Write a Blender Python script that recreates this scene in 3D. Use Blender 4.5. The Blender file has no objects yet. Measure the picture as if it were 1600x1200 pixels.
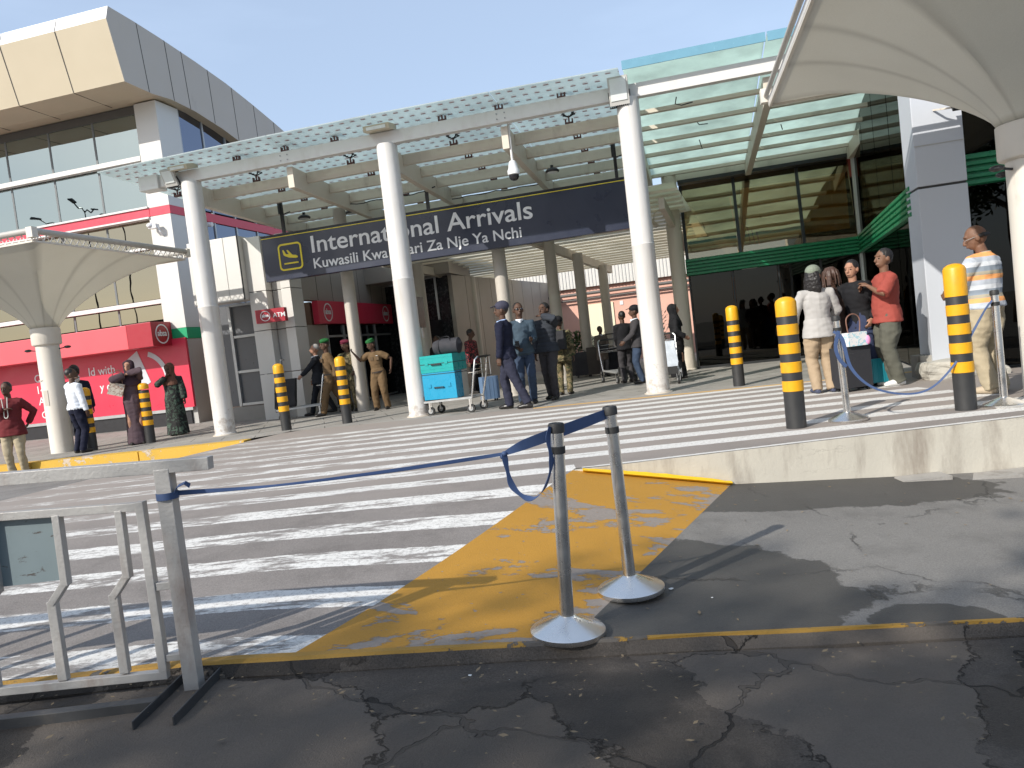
import bpy, bmesh, math, random
from mathutils import Vector, Matrix, noise
R_ = math.radians
random.seed(7)
SC = bpy.context.scene
COL = SC.collection

# ------------------------------------------------------------ camera
cam_d = bpy.data.cameras.new("camera"); cam = bpy.data.objects.new("camera", cam_d); COL.objects.link(cam)
p_, r_ = R_(3.0), R_(6.7)
right0 = Vector((1, 0, 0)); up0 = Vector((0, math.sin(p_), math.cos(p_))); fwd = Vector((0, math.cos(p_), -math.sin(p_)))
Rc = right0 * math.cos(r_) - up0 * math.sin(r_); Uc = right0 * math.sin(r_) + up0 * math.cos(r_)
m_ = Matrix((Rc, Uc, -fwd)).transposed().to_4x4(); m_.translation = Vector((0, 0, 1.10))
cam.matrix_world = m_
cam_d.sensor_width = 36; cam_d.lens = 27; cam_d.clip_end = 2000; cam_d.clip_start = .05
SC.camera = cam
# ------------------------------------------------------------ sky, sun, exposure
SUN_EL = 33.0; SUN_DIR = Vector((-.74, -.68, 0)).normalized()      # horizontal direction towards the sun
w = bpy.data.worlds.new("World"); SC.world = w; w.use_nodes = True
nt = w.node_tree; bg = nt.nodes['Background']; sky = nt.nodes.new('ShaderNodeTexSky')
sky.sky_type = 'NISHITA'; sky.sun_disc = False; sky.sun_elevation = R_(SUN_EL)
sky.sun_rotation = math.atan2(SUN_DIR.x, SUN_DIR.y); sky.air_density = 1.0; sky.dust_density = 1.6; sky.ozone_density = 1.0
# faint high cloud mixed into the sky
tc = nt.nodes.new('ShaderNodeTexCoord'); mp = nt.nodes.new('ShaderNodeMapping'); mp.inputs['Scale'].default_value = (1.2, 1.2, 5)
nz = nt.nodes.new('ShaderNodeTexNoise'); nz.inputs['Scale'].default_value = 2.2; nz.inputs['Detail'].default_value = 6
cr = nt.nodes.new('ShaderNodeMapRange'); cr.inputs[1].default_value = .45; cr.inputs[2].default_value = .8; cr.inputs[3].default_value = .44; cr.inputs[4].default_value = .58
mx = nt.nodes.new('ShaderNodeMix'); mx.data_type = 'RGBA'; mx.inputs[7].default_value = (5.6, 6.9, 9.0, 1)
nt.links.new(tc.outputs['Generated'], mp.inputs[0]); nt.links.new(mp.outputs[0], nz.inputs[0]); nt.links.new(nz.outputs[0], cr.inputs[0])
nt.links.new(cr.outputs[0], mx.inputs[0]); nt.links.new(sky.outputs[0], mx.inputs[6]); nt.links.new(mx.outputs[2], bg.inputs[0])
bg.inputs[1].default_value = 0.12
sd = bpy.data.lights.new("sun", 'SUN'); sd.energy = 4.2; sd.angle = R_(.55); sd.color = (1, .95, .87)
sun = bpy.data.objects.new("sun", sd); COL.objects.link(sun)
S3 = SUN_DIR * math.cos(R_(SUN_EL)) + Vector((0, 0, math.sin(R_(SUN_EL))))
sun.rotation_euler = (-S3).to_track_quat('-Z', 'Y').to_euler(); sun.location = (-10, -10, 20)
SC.view_settings.view_transform = 'Standard'; SC.view_settings.look = 'None'; SC.view_settings.gamma = 1
SC.view_settings.exposure = 0.30
SC.cycles.max_bounces = 8; SC.cycles.transparent_max_bounces = 16

# ------------------------------------------------------------ materials
MATS = {}
def N(nt, t, **k):
    n = nt.nodes.new(t)
    for a, b in k.items(): setattr(n, a, b)
    return n
def mth(nt, op, a, b=None, c=None, clamp=False):
    n = nt.nodes.new('ShaderNodeMath'); n.operation = op; n.use_clamp = clamp
    for i, v in enumerate((a, b, c)):
        if v is None: continue
        if isinstance(v, (int, float)): n.inputs[i].default_value = v
        else: nt.links.new(v, n.inputs[i])
    return n.outputs[0]
def mixc(nt, f, a, b):
    n = nt.nodes.new('ShaderNodeMix'); n.data_type = 'RGBA'
    for i, v in ((0, f), (6, a), (7, b)):
        if isinstance(v, (int, float)): n.inputs[i].default_value = v
        elif isinstance(v, tuple): n.inputs[i].default_value = (*v[:3], 1)
        else: nt.links.new(v, n.inputs[i])
    return n.outputs[2]
def noiz(nt, vec, scale, detail=4, rough=.55, dist=0, out=0):
    n = nt.nodes.new('ShaderNodeTexNoise'); n.inputs['Scale'].default_value = scale; n.inputs['Detail'].default_value = detail
    n.inputs['Roughness'].default_value = rough; n.inputs['Distortion'].default_value = dist
    nt.links.new(vec, n.inputs[0]); return n.outputs[out]
def rng(nt, v, a, b, c=0., d=1., smooth=False):
    n = nt.nodes.new('ShaderNodeMapRange'); nt.links.new(v, n.inputs[0])
    if smooth: n.interpolation_type = 'SMOOTHSTEP'
    for i, x in enumerate((a, b, c, d)): n.inputs[i + 1].default_value = x
    return n.outputs[0]
def scaled(nt, vec, s):
    n = nt.nodes.new('ShaderNodeMapping'); n.inputs['Scale'].default_value = s; nt.links.new(vec, n.inputs[0]); return n.outputs[0]
def base_mat(name):
    m = bpy.data.materials.new(name); m.use_nodes = True; nt = m.node_tree
    b = nt.nodes['Principled BSDF']; g = nt.nodes.new('ShaderNodeTexCoord')
    MATS[name] = m; return m, nt, b, g.outputs['Object']
def bump(nt, b, h, dist, strength=1.):
    n = nt.nodes.new('ShaderNodeBump'); n.inputs['Distance'].default_value = dist; n.inputs['Strength'].default_value = strength
    nt.links.new(h, n.inputs['Height']); nt.links.new(n.outputs[0], b.inputs['Normal'])
def mat(name, color, rough=.5, metal=0., var=.12, scale=6., bmp=0., bscale=60., dirt=0., dirtcol=(.12, .1, .08), spec=.5):
    if name in MATS: return MATS[name]
    m, nt, b, P = base_mat(name)
    n = noiz(nt, P, scale, 5)
    c = mixc(nt, n, tuple(x * (1 - var) for x in color), tuple(min(1, x * (1 + var)) for x in color))
    if dirt > 0:
        d = noiz(nt, scaled(nt, P, (1, 1, .35)), scale * .7, 8, .7)
        f = rng(nt, d, .62 - dirt * .25, .8, 0, .8)
        c = mixc(nt, f, c, dirtcol)
    nt.links.new(c, b.inputs['Base Color'])
    b.inputs['Roughness'].default_value = rough; b.inputs['Metallic'].default_value = metal
    b.inputs['Specular IOR Level'].default_value = spec
    nt.links.new(rng(nt, noiz(nt, P, scale * 2, 3), .3, .7, max(0, rough - .08), min(1, rough + .08)), b.inputs['Roughness'])
    if bmp > 0: bump(nt, b, noiz(nt, P, bscale, 6), bmp)
    return m
white_paint = mat('white_paint', (.66, .645, .62), .45, var=.05, scale=2, dirt=.30, dirtcol=(.50, .46, .40))
steel_paint = mat('cream_steel_paint', (.60, .54, .45), .5, var=.06, scale=2, dirt=.25, dirtcol=(.3, .25, .2))
cream_panel = mat('cream_cladding', (.53, .455, .33), .45, var=.04, scale=1)
white_panel = mat('white_cladding', (.62, .605, .57), .4, var=.03, scale=1, dirt=.1, dirtcol=(.5, .48, .44))
grey_clad = mat('grey_cladding', (.42, .41, .39), .45, var=.05, scale=1)
beige_clad = mat('beige_cladding', (.32, .29, .25), .5, var=.06, scale=1, dirt=.15, dirtcol=(.3, .26, .22))
blue_clad = mat('silver_blue_cladding', (.50, .525, .565), .42, var=.02, scale=.6)
joint_m = mat('dark_joint', (.05, .05, .05), .8)
red_sign = mat('red_sign_panel', (.60, .035, .075), .35, var=.05, scale=1, dirt=.05, dirtcol=(.35, .05, .07))
red_face = mat('bright_red_fascia', (.72, .10, .12), .4, var=.04, scale=1)
dark_red = mat('dark_red_sign', (.36, .015, .03), .4, var=.05)
letter = mat('white_lettering', (.74, .74, .75), .4, var=.02)
red_band = mat('red_band_paint', (.62, .045, .08), .4, var=.05)
green_band = mat('green_corrugated_metal', (.012, .19, .08), .32, var=.1, scale=3)
green_paint = mat('green_paint', (.01, .33, .14), .45)
black_metal = mat('black_metal', (.03, .03, .033), .4, metal=.3)
black_rub = mat('black_rubber', (.022, .022, .022), .6)
alu = mat('grey_aluminium_frame', (.42, .43, .43), .4, metal=.5)
dark_frame = mat('dark_window_frame', (.035, .037, .038), .4, metal=.3)
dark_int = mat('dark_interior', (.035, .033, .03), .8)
tan_int = mat('tan_interior_wall', (.42, .30, .13), .7, var=.1)
orange_int = mat('orange_interior_panel', (.34, .13, .06), .7)
navy_sign = mat('navy_sign_face', (.020, .026, .050), .32, var=.04, scale=.8)
yellow_ico = mat('yellow_sign_paint', (.78, .62, .03), .45)
pink_wall = mat('pink_render', (.72, .42, .33), .8, var=.06, scale=2, dirt=.15, dirtcol=(.5, .3, .24))
pale_yellow = mat('pale_yellow_render', (.80, .76, .55), .8, var=.05)
maroon_steel = mat('maroon_bracket', (.10, .03, .025), .5, var=.3, scale=20)
chrome = mat('brushed_stainless', (.74, .73, .71), .27, metal=1., var=.02, scale=3)
galv = mat('worn_grey_paint', (.37, .36, .345), .5, metal=.2, var=.1, scale=5, dirt=.35, dirtcol=(.14, .07, .04), bmp=.002)
dark_galv = mat('dark_steel_angle', (.05, .052, .055), .5, metal=.3, dirt=.3, dirtcol=(.15, .13, .11))
ribbon_m = mat('blue_webbing', (.045, .08, .18), .7, var=.15, scale=40)
bol_y = mat('yellow_bollard_band', (.72, .35, .006), .42, var=.06, scale=12, dirt=.35, dirtcol=(.42, .22, .03))
bol_k = mat('black_bollard_band', (.028, .028, .028), .5, var=.2, dirt=.2, dirtcol=(.1, .09, .08))
tent_col = mat('cream_column_paint', (.66, .62, .55), .5, var=.04, dirt=.12, dirtcol=(.45, .4, .34))
foliage = mat('dark_foliage', (.035, .075, .018), .5, var=.6, scale=3)
bark = mat('bark', (.10, .075, .05), .9, bmp=.01, bscale=20)
cam_white = mat('white_plastic', (.72, .73, .74), .35)
glass_dk = mat('dark_glass_lens', (.02, .02, .025), .1)
lamp_lens = mat('floodlight_lens', (.72, .76, .74), .2)
rock_m = mat('rough_stone', (.42, .40, .35), .9, var=.35, scale=7, bmp=.03, bscale=12, dirt=.3)
plast_bag = mat('clear_plastic_wrap', (.55, .60, .66), .25)
teal = mat('teal_suitcase_shell', (.004, .31, .30), .3, var=.05)
cyan = mat('sky_blue_suitcase_shell', (.010, .27, .45), .3, var=.05)
bluegrey = mat('blue_grey_suitcase_shell', (.14, .22, .35), .35)
ivory = mat('ivory_suitcase_shell', (.45, .44, .40), .4)
black_fab = mat('black_bag_fabric', (.022, .022, .026), .8, bmp=.003)
grey_fab = mat('charcoal_bag_fabric', (.028, .028, .034), .8, bmp=.004)
brown_fab = mat('brown_suitcase_fabric', (.05, .04, .035), .7)
paper = mat('scrap_paper', (.7, .7, .68), .8)
skin1 = mat('dark_brown_skin', (.085, .042, .025), .60, var=.1, scale=20)
skin2 = mat('light_brown_skin', (.38, .20, .13), .60, var=.08, scale=20)
skin3 = mat('mid_brown_skin', (.17, .085, .05), .60, var=.1, scale=20)
hair_k = mat('black_hair', (.012, .010, .010), .5, var=.4, scale=40, bmp=.004)
hair_g = mat('grey_hair', (.38, .36, .34), .6, var=.3, scale=40, bmp=.004)
hair_b = mat('brown_locks', (.06, .03, .02), .55, var=.5, scale=40)
eye_m = mat('dark_eye', (.01, .01, .012), .2)

def column_mat():
    m, nt, b, P = base_mat('scuffed_white_column_paint'); sx = nt.nodes.new('ShaderNodeSeparateXYZ'); nt.links.new(P, sx.inputs[0])
    c = mixc(nt, noiz(nt, P, 2, 5), (.62, .605, .58), (.69, .675, .65))
    c = mixc(nt, rng(nt, noiz(nt, scaled(nt, P, (3, 3, .22)), 3.5, 7, .65), .50, .72, 0, .5), c, (.48, .43, .36))
    low = rng(nt, sx.outputs[2], 0, .9, .16, -.12)
    c = mixc(nt, rng(nt, mth(nt, 'ADD', noiz(nt, P, 9, 7, .7), low), .58, .70, 0, .55), c, (.30, .24, .19))
    nt.links.new(c, b.inputs['Base Color']); b.inputs['Roughness'].default_value = .45; bump(nt, b, noiz(nt, P, 5, 3), .003); return m
col_paint = column_mat()
def glass_mat(name, tint, refl, refcol=(.9, .95, .95), rough=0.0):
    m = bpy.data.materials.new(name); m.use_nodes = True; nt = m.node_tree; nt.nodes.clear()
    o = nt.nodes.new('ShaderNodeOutputMaterial'); t = nt.nodes.new('ShaderNodeBsdfTransparent'); t.inputs[0].default_value = (*tint, 1)
    g = nt.nodes.new('ShaderNodeBsdfGlossy'); g.inputs[0].default_value = (*refcol, 1); g.inputs['Roughness'].default_value = rough
    lw = nt.nodes.new('ShaderNodeFresnel'); lw.inputs[0].default_value = 1.5
    tcn = nt.nodes.new('ShaderNodeTexCoord'); nzz = noiz(nt, tcn.outputs['Object'], .7, 2)
    bp = nt.nodes.new('ShaderNodeBump'); bp.inputs['Distance'].default_value = .003; nt.links.new(nzz, bp.inputs['Height']); nt.links.new(bp.outputs[0], g.inputs['Normal'])
    f = mth(nt, 'ADD', lw.outputs[0], refl, clamp=True)
    mx = nt.nodes.new('ShaderNodeMixShader'); nt.links.new(f, mx.inputs[0]); nt.links.new(t.outputs[0], mx.inputs[1]); nt.links.new(g.outputs[0], mx.inputs[2])
    nt.links.new(mx.outputs[0], o.inputs[0]); MATS[name] = m; return m
hall_glass = glass_mat('dark_tinted_glass', (.16, .15, .13), .03, (.36, .36, .34))
upper_glass = glass_mat('tinted_upper_glass', (.78, .68, .50), .24, (.80, .72, .50))
tower_glass = glass_mat('grey_reflective_glass', (.20, .22, .22), .42, (.62, .72, .70))
blue_glass = glass_mat('blue_reflective_glass', (.05, .06, .08), .50, (.34, .37, .46))
door_glass = glass_mat('door_glass', (.18, .18, .18), .10)

def canopy_glass(name, col, frit):
    m = bpy.data.materials.new(name); m.use_nodes = True; nt = m.node_tree; nt.nodes.clear()
    o = nt.nodes.new('ShaderNodeOutputMaterial'); g = nt.nodes.new('ShaderNodeTexCoord'); P = g.outputs['Object']
    sx = nt.nodes.new('ShaderNodeSeparateXYZ'); nt.links.new(P, sx.inputs[0])
    tr = nt.nodes.new('ShaderNodeBsdfTransparent'); tr.inputs[0].default_value = (.75, .9, .88, 1)
    tl = nt.nodes.new('ShaderNodeBsdfTranslucent'); df = nt.nodes.new('ShaderNodeBsdfDiffuse')
    dirt = noiz(nt, P, 1.3, 6, .65)
    c = mixc(nt, rng(nt, dirt, .35, .75), col, tuple(x * .72 for x in col))
    if frit:
        a = mth(nt, 'LESS_THAN', mth(nt, 'FRACT', mth(nt, 'DIVIDE', sx.outputs[0], .20)), .42)
        b = mth(nt, 'LESS_THAN', mth(nt, 'FRACT', mth(nt, 'DIVIDE', sx.outputs[1], .26)), .17)
        k = mth(nt, 'MULTIPLY', a, b); c = mixc(nt, k, c, (.34, .22, .22))
    nt.links.new(c, tl.inputs[0]); nt.links.new(c, df.inputs[0])
    m1 = nt.nodes.new('ShaderNodeMixShader'); m1.inputs[0].default_value = .15 if not frit else .4
    nt.links.new(tl.outputs[0], m1.inputs[1]); nt.links.new(df.outputs[0], m1.inputs[2])
    m2 = nt.nodes.new('ShaderNodeMixShader'); m2.inputs[0].default_value = .22 if frit else .03
    if frit: nt.links.new(mth(nt, 'MULTIPLY', mth(nt, 'SUBTRACT', 1., k), .28), m2.inputs[0])
    nt.links.new(m1.outputs[0], m2.inputs[1]); nt.links.new(tr.outputs[0], m2.inputs[2])
    gl = nt.nodes.new('ShaderNodeBsdfGlossy'); gl.inputs['Roughness'].default_value = .08
    m3 = nt.nodes.new('ShaderNodeMixShader'); m3.inputs[0].default_value = .08
    nt.links.new(m2.outputs[0], m3.inputs[1]); nt.links.new(gl.outputs[0], m3.inputs[2]); nt.links.new(m3.outputs[0], o.inputs[0])
    MATS[name] = m; return m
frit_glass = canopy_glass('fritted_canopy_glass', (.76, .81, .80), True)
milk_glass = canopy_glass('milky_green_canopy_glass', (.82, .93, .85), False)

def fabric_mat():
    m = bpy.data.materials.new('tensile_fabric'); m.use_nodes = True; nt = m.node_tree; nt.nodes.clear()
    o = nt.nodes.new('ShaderNodeOutputMaterial'); g = nt.nodes.new('ShaderNodeTexCoord'); P = g.outputs['Object']
    tl = nt.nodes.new('ShaderNodeBsdfTranslucent'); df = nt.nodes.new('ShaderNodeBsdfDiffuse')
    c = mixc(nt, noiz(nt, P, 1.1, 6, .6), (.70, .68, .61), (.80, .78, .71))
    at = nt.nodes.new('ShaderNodeAttribute'); at.attribute_name = 'seam'
    c = mixc(nt, rng(nt, at.outputs['Fac'], 0, 1, 0, .28), c, (.36, .35, .31))
    wv = scaled(nt, P, (1, 1, 1)); fine = noiz(nt, wv, 90, 2)
    c = mixc(nt, rng(nt, fine, .3, .7, 0, .12), c, (.4, .39, .35))
    nt.links.new(c, tl.inputs[0]); nt.links.new(c, df.inputs[0])
    mx = nt.nodes.new('ShaderNodeMixShader'); mx.inputs[0].default_value = .58
    nt.links.new(tl.outputs[0], mx.inputs[1]); nt.links.new(df.outputs[0], mx.inputs[2]); nt.links.new(mx.outputs[0], o.inputs[0])
    MATS['tensile_fabric'] = m; return m
tent_fab = fabric_mat()

# ---- ground materials (world position)
def cracks(nt, P, scale, width, dist=.35, cells=False):
    d = noiz(nt, P, scale * 2.2, 9, .68, 0, 1)
    n = nt.nodes.new('ShaderNodeMix'); n.data_type = 'RGBA'; n.blend_type = 'LINEAR_LIGHT'; n.inputs[0].default_value = dist
    nt.links.new(P, n.inputs[6]); nt.links.new(d, n.inputs[7])
    v = nt.nodes.new('ShaderNodeTexVoronoi'); v.feature = 'DISTANCE_TO_EDGE'; v.inputs['Scale'].default_value = scale
    nt.links.new(n.outputs[2], v.inputs['Vector'])
    k = rng(nt, v.outputs['Distance'], 0, width, 1, 0)
    if not cells: return k
    v2 = nt.nodes.new('ShaderNodeTexVoronoi'); v2.inputs['Scale'].default_value = scale; nt.links.new(n.outputs[2], v2.inputs['Vector']); sc_ = nt.nodes.new('ShaderNodeSeparateColor'); nt.links.new(v2.outputs['Color'], sc_.inputs[0]); return k, sc_.outputs[0]
def ground_mat(name, c1, c2, zebra=False, crack=(0.0, 0.0), wet=0., rough=.85, speck=.5, bmp=.004, slabs=None, pools=None, pale=None, cellamt=.0):
    m, nt, b, P = base_mat(name)
    geo = nt.nodes.new('ShaderNodeNewGeometry'); P = geo.outputs['Position']
    big = rng(nt, noiz(nt, P, .9, 7, .62), .3, .7)
    c = mixc(nt, big, c1, c2)
    fine = noiz(nt, P, 130, 3, .7)
    c = mixc(nt, rng(nt, fine, .35, .75, 0, speck), c, tuple(min(1, x * 1.9 + .03) for x in c2))
    c = mixc(nt, rng(nt, noiz(nt, P, 60, 4, .8), .55, .8, 0, speck), c, tuple(x * .5 for x in c1))
    blot = rng(nt, noiz(nt, P, 2.3, 8, .7), .5, .72, 0, .45)
    c = mixc(nt, blot, c, tuple(x * .62 for x in c1))
    h = mth(nt, 'ADD', mth(nt, 'MULTIPLY', fine, .5), big)
    rgh = None
    if pale:
        sp_ = nt.nodes.new('ShaderNodeSeparateXYZ'); nt.links.new(P, sp_.inputs[0])
        c = mixc(nt, rng(nt, mth(nt, 'ADD', sp_.outputs[1], mth(nt, 'MULTIPLY', mth(nt, 'SUBTRACT', noiz(nt, P, .8, 4), .5), 3.)), 5.0, 8.0, 0, .8, True), c, pale)
    if zebra:
        sx = nt.nodes.new('ShaderNodeSeparateXYZ'); nt.links.new(P, sx.inputs[0])
        wob = mth(nt, 'MULTIPLY', mth(nt, 'SUBTRACT', noiz(nt, P, 9, 5, .7), .5), .05)
        q = mth(nt, 'ADD', mth(nt, 'ADD', mth(nt, 'MULTIPLY', sx.outputs[1], math.cos(R_(4))), mth(nt, 'MULTIPLY', sx.outputs[0], math.sin(R_(4)))), wob)
        fr = mth(nt, 'FRACT', mth(nt, 'ADD', mth(nt, 'DIVIDE', mth(nt, 'SUBTRACT', q, 3.48), .6), .24))
        s = mth(nt, 'LESS_THAN', fr, .44)
        lo = mth(nt, 'GREATER_THAN', q, 3.25); hi = mth(nt, 'LESS_THAN', q, 12.1)
        s = mth(nt, 'MULTIPLY', s, mth(nt, 'MULTIPLY', lo, hi))
        s = mth(nt, 'MULTIPLY', s, mth(nt, 'LESS_THAN', mth(nt, 'ADD', sx.outputs[0], mth(nt, 'MULTIPLY', sx.outputs[1], .05)), 5.35))
        front = mth(nt, 'MULTIPLY', mth(nt, 'GREATER_THAN', sx.outputs[0], .45), mth(nt, 'LESS_THAN', sx.outputs[1], 6.66))
        s = mth(nt, 'MULTIPLY', s, mth(nt, 'SUBTRACT', 1., front))
        stretched = scaled(nt, P, (.35, 1.6, 1))
        wearamt = rng(nt, sx.outputs[0], -5, 3.0, .115, -.10)
        w1 = mth(nt, 'ADD', noiz(nt, stretched, 5, 8, .75), wearamt)
        wear = rng(nt, w1, .52, .60, 0, .92, True)
        w2 = rng(nt, noiz(nt, P, 38, 5, .8), .50, .64, 0, .7)
        keep = mth(nt, 'MULTIPLY', mth(nt, 'SUBTRACT', 1., wear), mth(nt, 'SUBTRACT', 1., w2))
        s = mth(nt, 'MULTIPLY', s, keep)
        # white edge line on the kerb of the raised platform
        e = mth(nt, 'MULTIPLY', mth(nt, 'GREATER_THAN', sx.outputs[0], .5), mth(nt, 'LESS_THAN', sx.outputs[1], mth(nt, 'ADD', 6.42, wob)))
        s = mth(nt, 'MAXIMUM', s, mth(nt, 'MULTIPLY', e, .85))
        wc = mixc(nt, noiz(nt, P, 14, 5), (.56, .545, .51), (.74, .725, .69))
        c = mixc(nt, s, c, wc)
        # thin amber line closing the crossing at the back
        yl = mth(nt, 'ADD', sx.outputs[1], mth(nt, 'MULTIPLY', sx.outputs[0], .24))
        ym = mth(nt, 'MULTIPLY', mth(nt, 'GREATER_THAN', yl, mth(nt, 'ADD', 12.60, wob)), mth(nt, 'LESS_THAN', yl, 12.78))
        ym = mth(nt, 'MULTIPLY', ym, mth(nt, 'GREATER_THAN', sx.outputs[0], .3))
        c = mixc(nt, mth(nt, 'MULTIPLY', ym, .8), c, (.62, .36, .10))
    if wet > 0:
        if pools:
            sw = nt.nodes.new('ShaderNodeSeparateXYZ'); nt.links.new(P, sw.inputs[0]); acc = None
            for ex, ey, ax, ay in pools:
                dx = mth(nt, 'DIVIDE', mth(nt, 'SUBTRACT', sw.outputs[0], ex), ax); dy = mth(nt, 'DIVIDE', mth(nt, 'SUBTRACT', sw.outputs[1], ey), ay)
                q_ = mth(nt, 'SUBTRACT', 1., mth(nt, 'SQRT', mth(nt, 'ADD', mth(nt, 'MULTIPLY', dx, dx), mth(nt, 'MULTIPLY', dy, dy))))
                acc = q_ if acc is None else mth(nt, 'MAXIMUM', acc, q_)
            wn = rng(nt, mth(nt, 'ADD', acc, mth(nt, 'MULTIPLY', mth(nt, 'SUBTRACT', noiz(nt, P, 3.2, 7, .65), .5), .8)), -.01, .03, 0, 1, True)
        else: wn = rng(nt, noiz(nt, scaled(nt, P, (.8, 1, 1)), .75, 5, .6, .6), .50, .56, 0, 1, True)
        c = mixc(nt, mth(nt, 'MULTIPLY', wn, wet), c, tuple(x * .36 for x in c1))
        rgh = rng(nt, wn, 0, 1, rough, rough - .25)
    if slabs:
        br = nt.nodes.new('ShaderNodeTexBrick'); br.inputs['Scale'].default_value = 1; br.inputs['Mortar Size'].default_value = slabs[2]
        br.inputs['Brick Width'].default_value = slabs[0]; br.inputs['Row Height'].default_value = slabs[1]; br.inputs['Mortar Smooth'].default_value = .3
        rot = nt.nodes.new('ShaderNodeMapping'); rot.inputs['Rotation'].default_value = (0, 0, R_(slabs[3])); 
        dn = noiz(nt, P, 1.6, 4, .6, 0, 1); mm = nt.nodes.new('ShaderNodeMix'); mm.data_type = 'RGBA'; mm.blend_type = 'LINEAR_LIGHT'; mm.inputs[0].default_value = slabs[4]
        nt.links.new(P, mm.inputs[6]); nt.links.new(dn, mm.inputs[7]); nt.links.new(mm.outputs[2], rot.inputs[0]); nt.links.new(rot.outputs[0], br.inputs[0])
        f = br.outputs['Fac']; c = mixc(nt, mth(nt, 'MULTIPLY', f, .8), c, tuple(x * .25 for x in c1))
        h = mth(nt, 'SUBTRACT', h, mth(nt, 'MULTIPLY', f, 3.))
    if crack[0] > 0:
        k, cell = cracks(nt, P, crack[0], crack[1], .3, True); c = mixc(nt, rng(nt, cell, .55, .95, 0, cellamt), c, tuple(min(1, x * 1.9) for x in c2)); c = mixc(nt, rng(nt, cell, .45, .05, 0, cellamt), c, tuple(x * .5 for x in c1)); k = mth(nt, 'MULTIPLY', k, rng(nt, noiz(nt, P, 1.3, 4), .44, .56))
        c = mixc(nt, mth(nt, 'MULTIPLY', k, .5), c, tuple(x * .4 for x in c1)); h = mth(nt, 'SUBTRACT', h, mth(nt, 'MULTIPLY', k, 2.))
    nt.links.new(c, b.inputs['Base Color']); b.inputs['Roughness'].default_value = rough
    b.inputs['Specular IOR Level'].default_value = .3
    if rgh is not None: nt.links.new(rgh, b.inputs['Roughness'])
    bump(nt, b, h, bmp)
    return m
cross_m = ground_mat('worn_crossing_asphalt', (.12, .108, .10), (.205, .185, .17), zebra=True, crack=(0, 0), bmp=.004, pale=(.31, .27, .238))
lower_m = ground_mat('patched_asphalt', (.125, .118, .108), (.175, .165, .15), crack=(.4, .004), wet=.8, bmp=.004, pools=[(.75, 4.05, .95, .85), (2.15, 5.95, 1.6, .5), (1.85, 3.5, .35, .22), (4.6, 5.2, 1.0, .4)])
near_m = ground_mat('broken_old_asphalt', (.036, .030, .025), (.080, .067, .055), crack=(.8, .006), wet=.5, bmp=.009, cellamt=.5, slabs=(1.9, 1.1, .012, 33, .34))
pave_m = ground_mat('grey_paving', (.22, .21, .19), (.34, .32, .29), slabs=(1.2, .6, .008, -14, 0.), bmp=.003, speck=.15)
leftroad_m = ground_mat('grey_road_asphalt', (.13, .125, .12), (.20, .19, .18), crack=(.3, .004))
land_m = ground_mat('far_ground', (.13, .12, .10), (.22, .2, .17))
def worn_yellow(name, ybase, under, lvl, streak=(.5, 1.4, 1)):
    m, nt, b, P = base_mat(name)
    geo = nt.nodes.new('ShaderNodeNewGeometry'); P = geo.outputs['Position']
    y = mixc(nt, noiz(nt, P, 3, 6, .65), tuple(x * .8 for x in ybase), ybase)
    y = mixc(nt, rng(nt, noiz(nt, P, 70, 4, .8), .5, .8, 0, .35), y, tuple(x * .45 for x in ybase))
    u = mixc(nt, noiz(nt, P, 40, 4), under, tuple(x * 1.5 for x in under))
    rot = nt.nodes.new('ShaderNodeMapping'); rot.inputs['Rotation'].default_value = (0, 0, R_(15)); rot.inputs['Scale'].default_value = streak; nt.links.new(P, rot.inputs[0])
    f = rng(nt, noiz(nt, rot.outputs[0], 1.55, 9, .68, .4), lvl, lvl + .012)
    f2 = rng(nt, noiz(nt, P, 22, 5, .6), .67, .69, 0, 1)
    f = mth(nt, 'MAXIMUM', f, f2)
    c = mixc(nt, f, y, u); nt.links.new(c, b.inputs['Base Color']); b.inputs['Roughness'].default_value = .7
    bump(nt, b, mth(nt, 'SUBTRACT', noiz(nt, P, 110, 3), f), .003)
    return m
ramp_m = worn_yellow('worn_yellow_ramp_paint', (.47, .235, .024), (.20, .17, .145), .55, (.7, 1.35, 1))
kerb_m = worn_yellow('worn_yellow_kerb_paint', (.38, .21, .03), (.075, .065, .055), .545, (1, 1, 1))
kerb2_m = worn_yellow('yellow_kerb_paint', (.66, .40, .05), (.42, .35, .27), .55, (1, 1, 1))
bright_y = worn_yellow('fresh_yellow_paint', (.90, .55, .01), (.6, .35, .02), .68, (1, 1, 1))
orange_m = worn_yellow('faded_orange_paint', (.55, .38, .18), (.24, .21, .18), .56)
def wall_m():
    m, nt, b, P = base_mat('stained_white_concrete')
    c = mixc(nt, noiz(nt, P, 2, 6), (.42, .39, .33), (.60, .56, .47))
    st = rng(nt, noiz(nt, scaled(nt, P, (2.2, 1, .5)), 1.6, 8, .65), .48, .70, 0, .85)
    c = mixc(nt, st, c, (.24, .20, .16))
    sp = rng(nt, noiz(nt, P, 11, 6, .8), .6, .8, 0, .5); c = mixc(nt, sp, c, (.36, .33, .28))
    k = cracks(nt, scaled(nt, P, (.6, 1, 2.0)), .9, .008, .5); c = mixc(nt, mth(nt, 'MULTIPLY', k, mth(nt, 'MULTIPLY', rng(nt, noiz(nt, P, .9, 2), .45, .6), .8)), c, (.12, .1, .08))
    nt.links.new(c, b.inputs['Base Color']); b.inputs['Roughness'].default_value = .85; bump(nt, b, noiz(nt, P, 40, 6, .7), .003); return m
wall_mat = wall_m()

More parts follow.
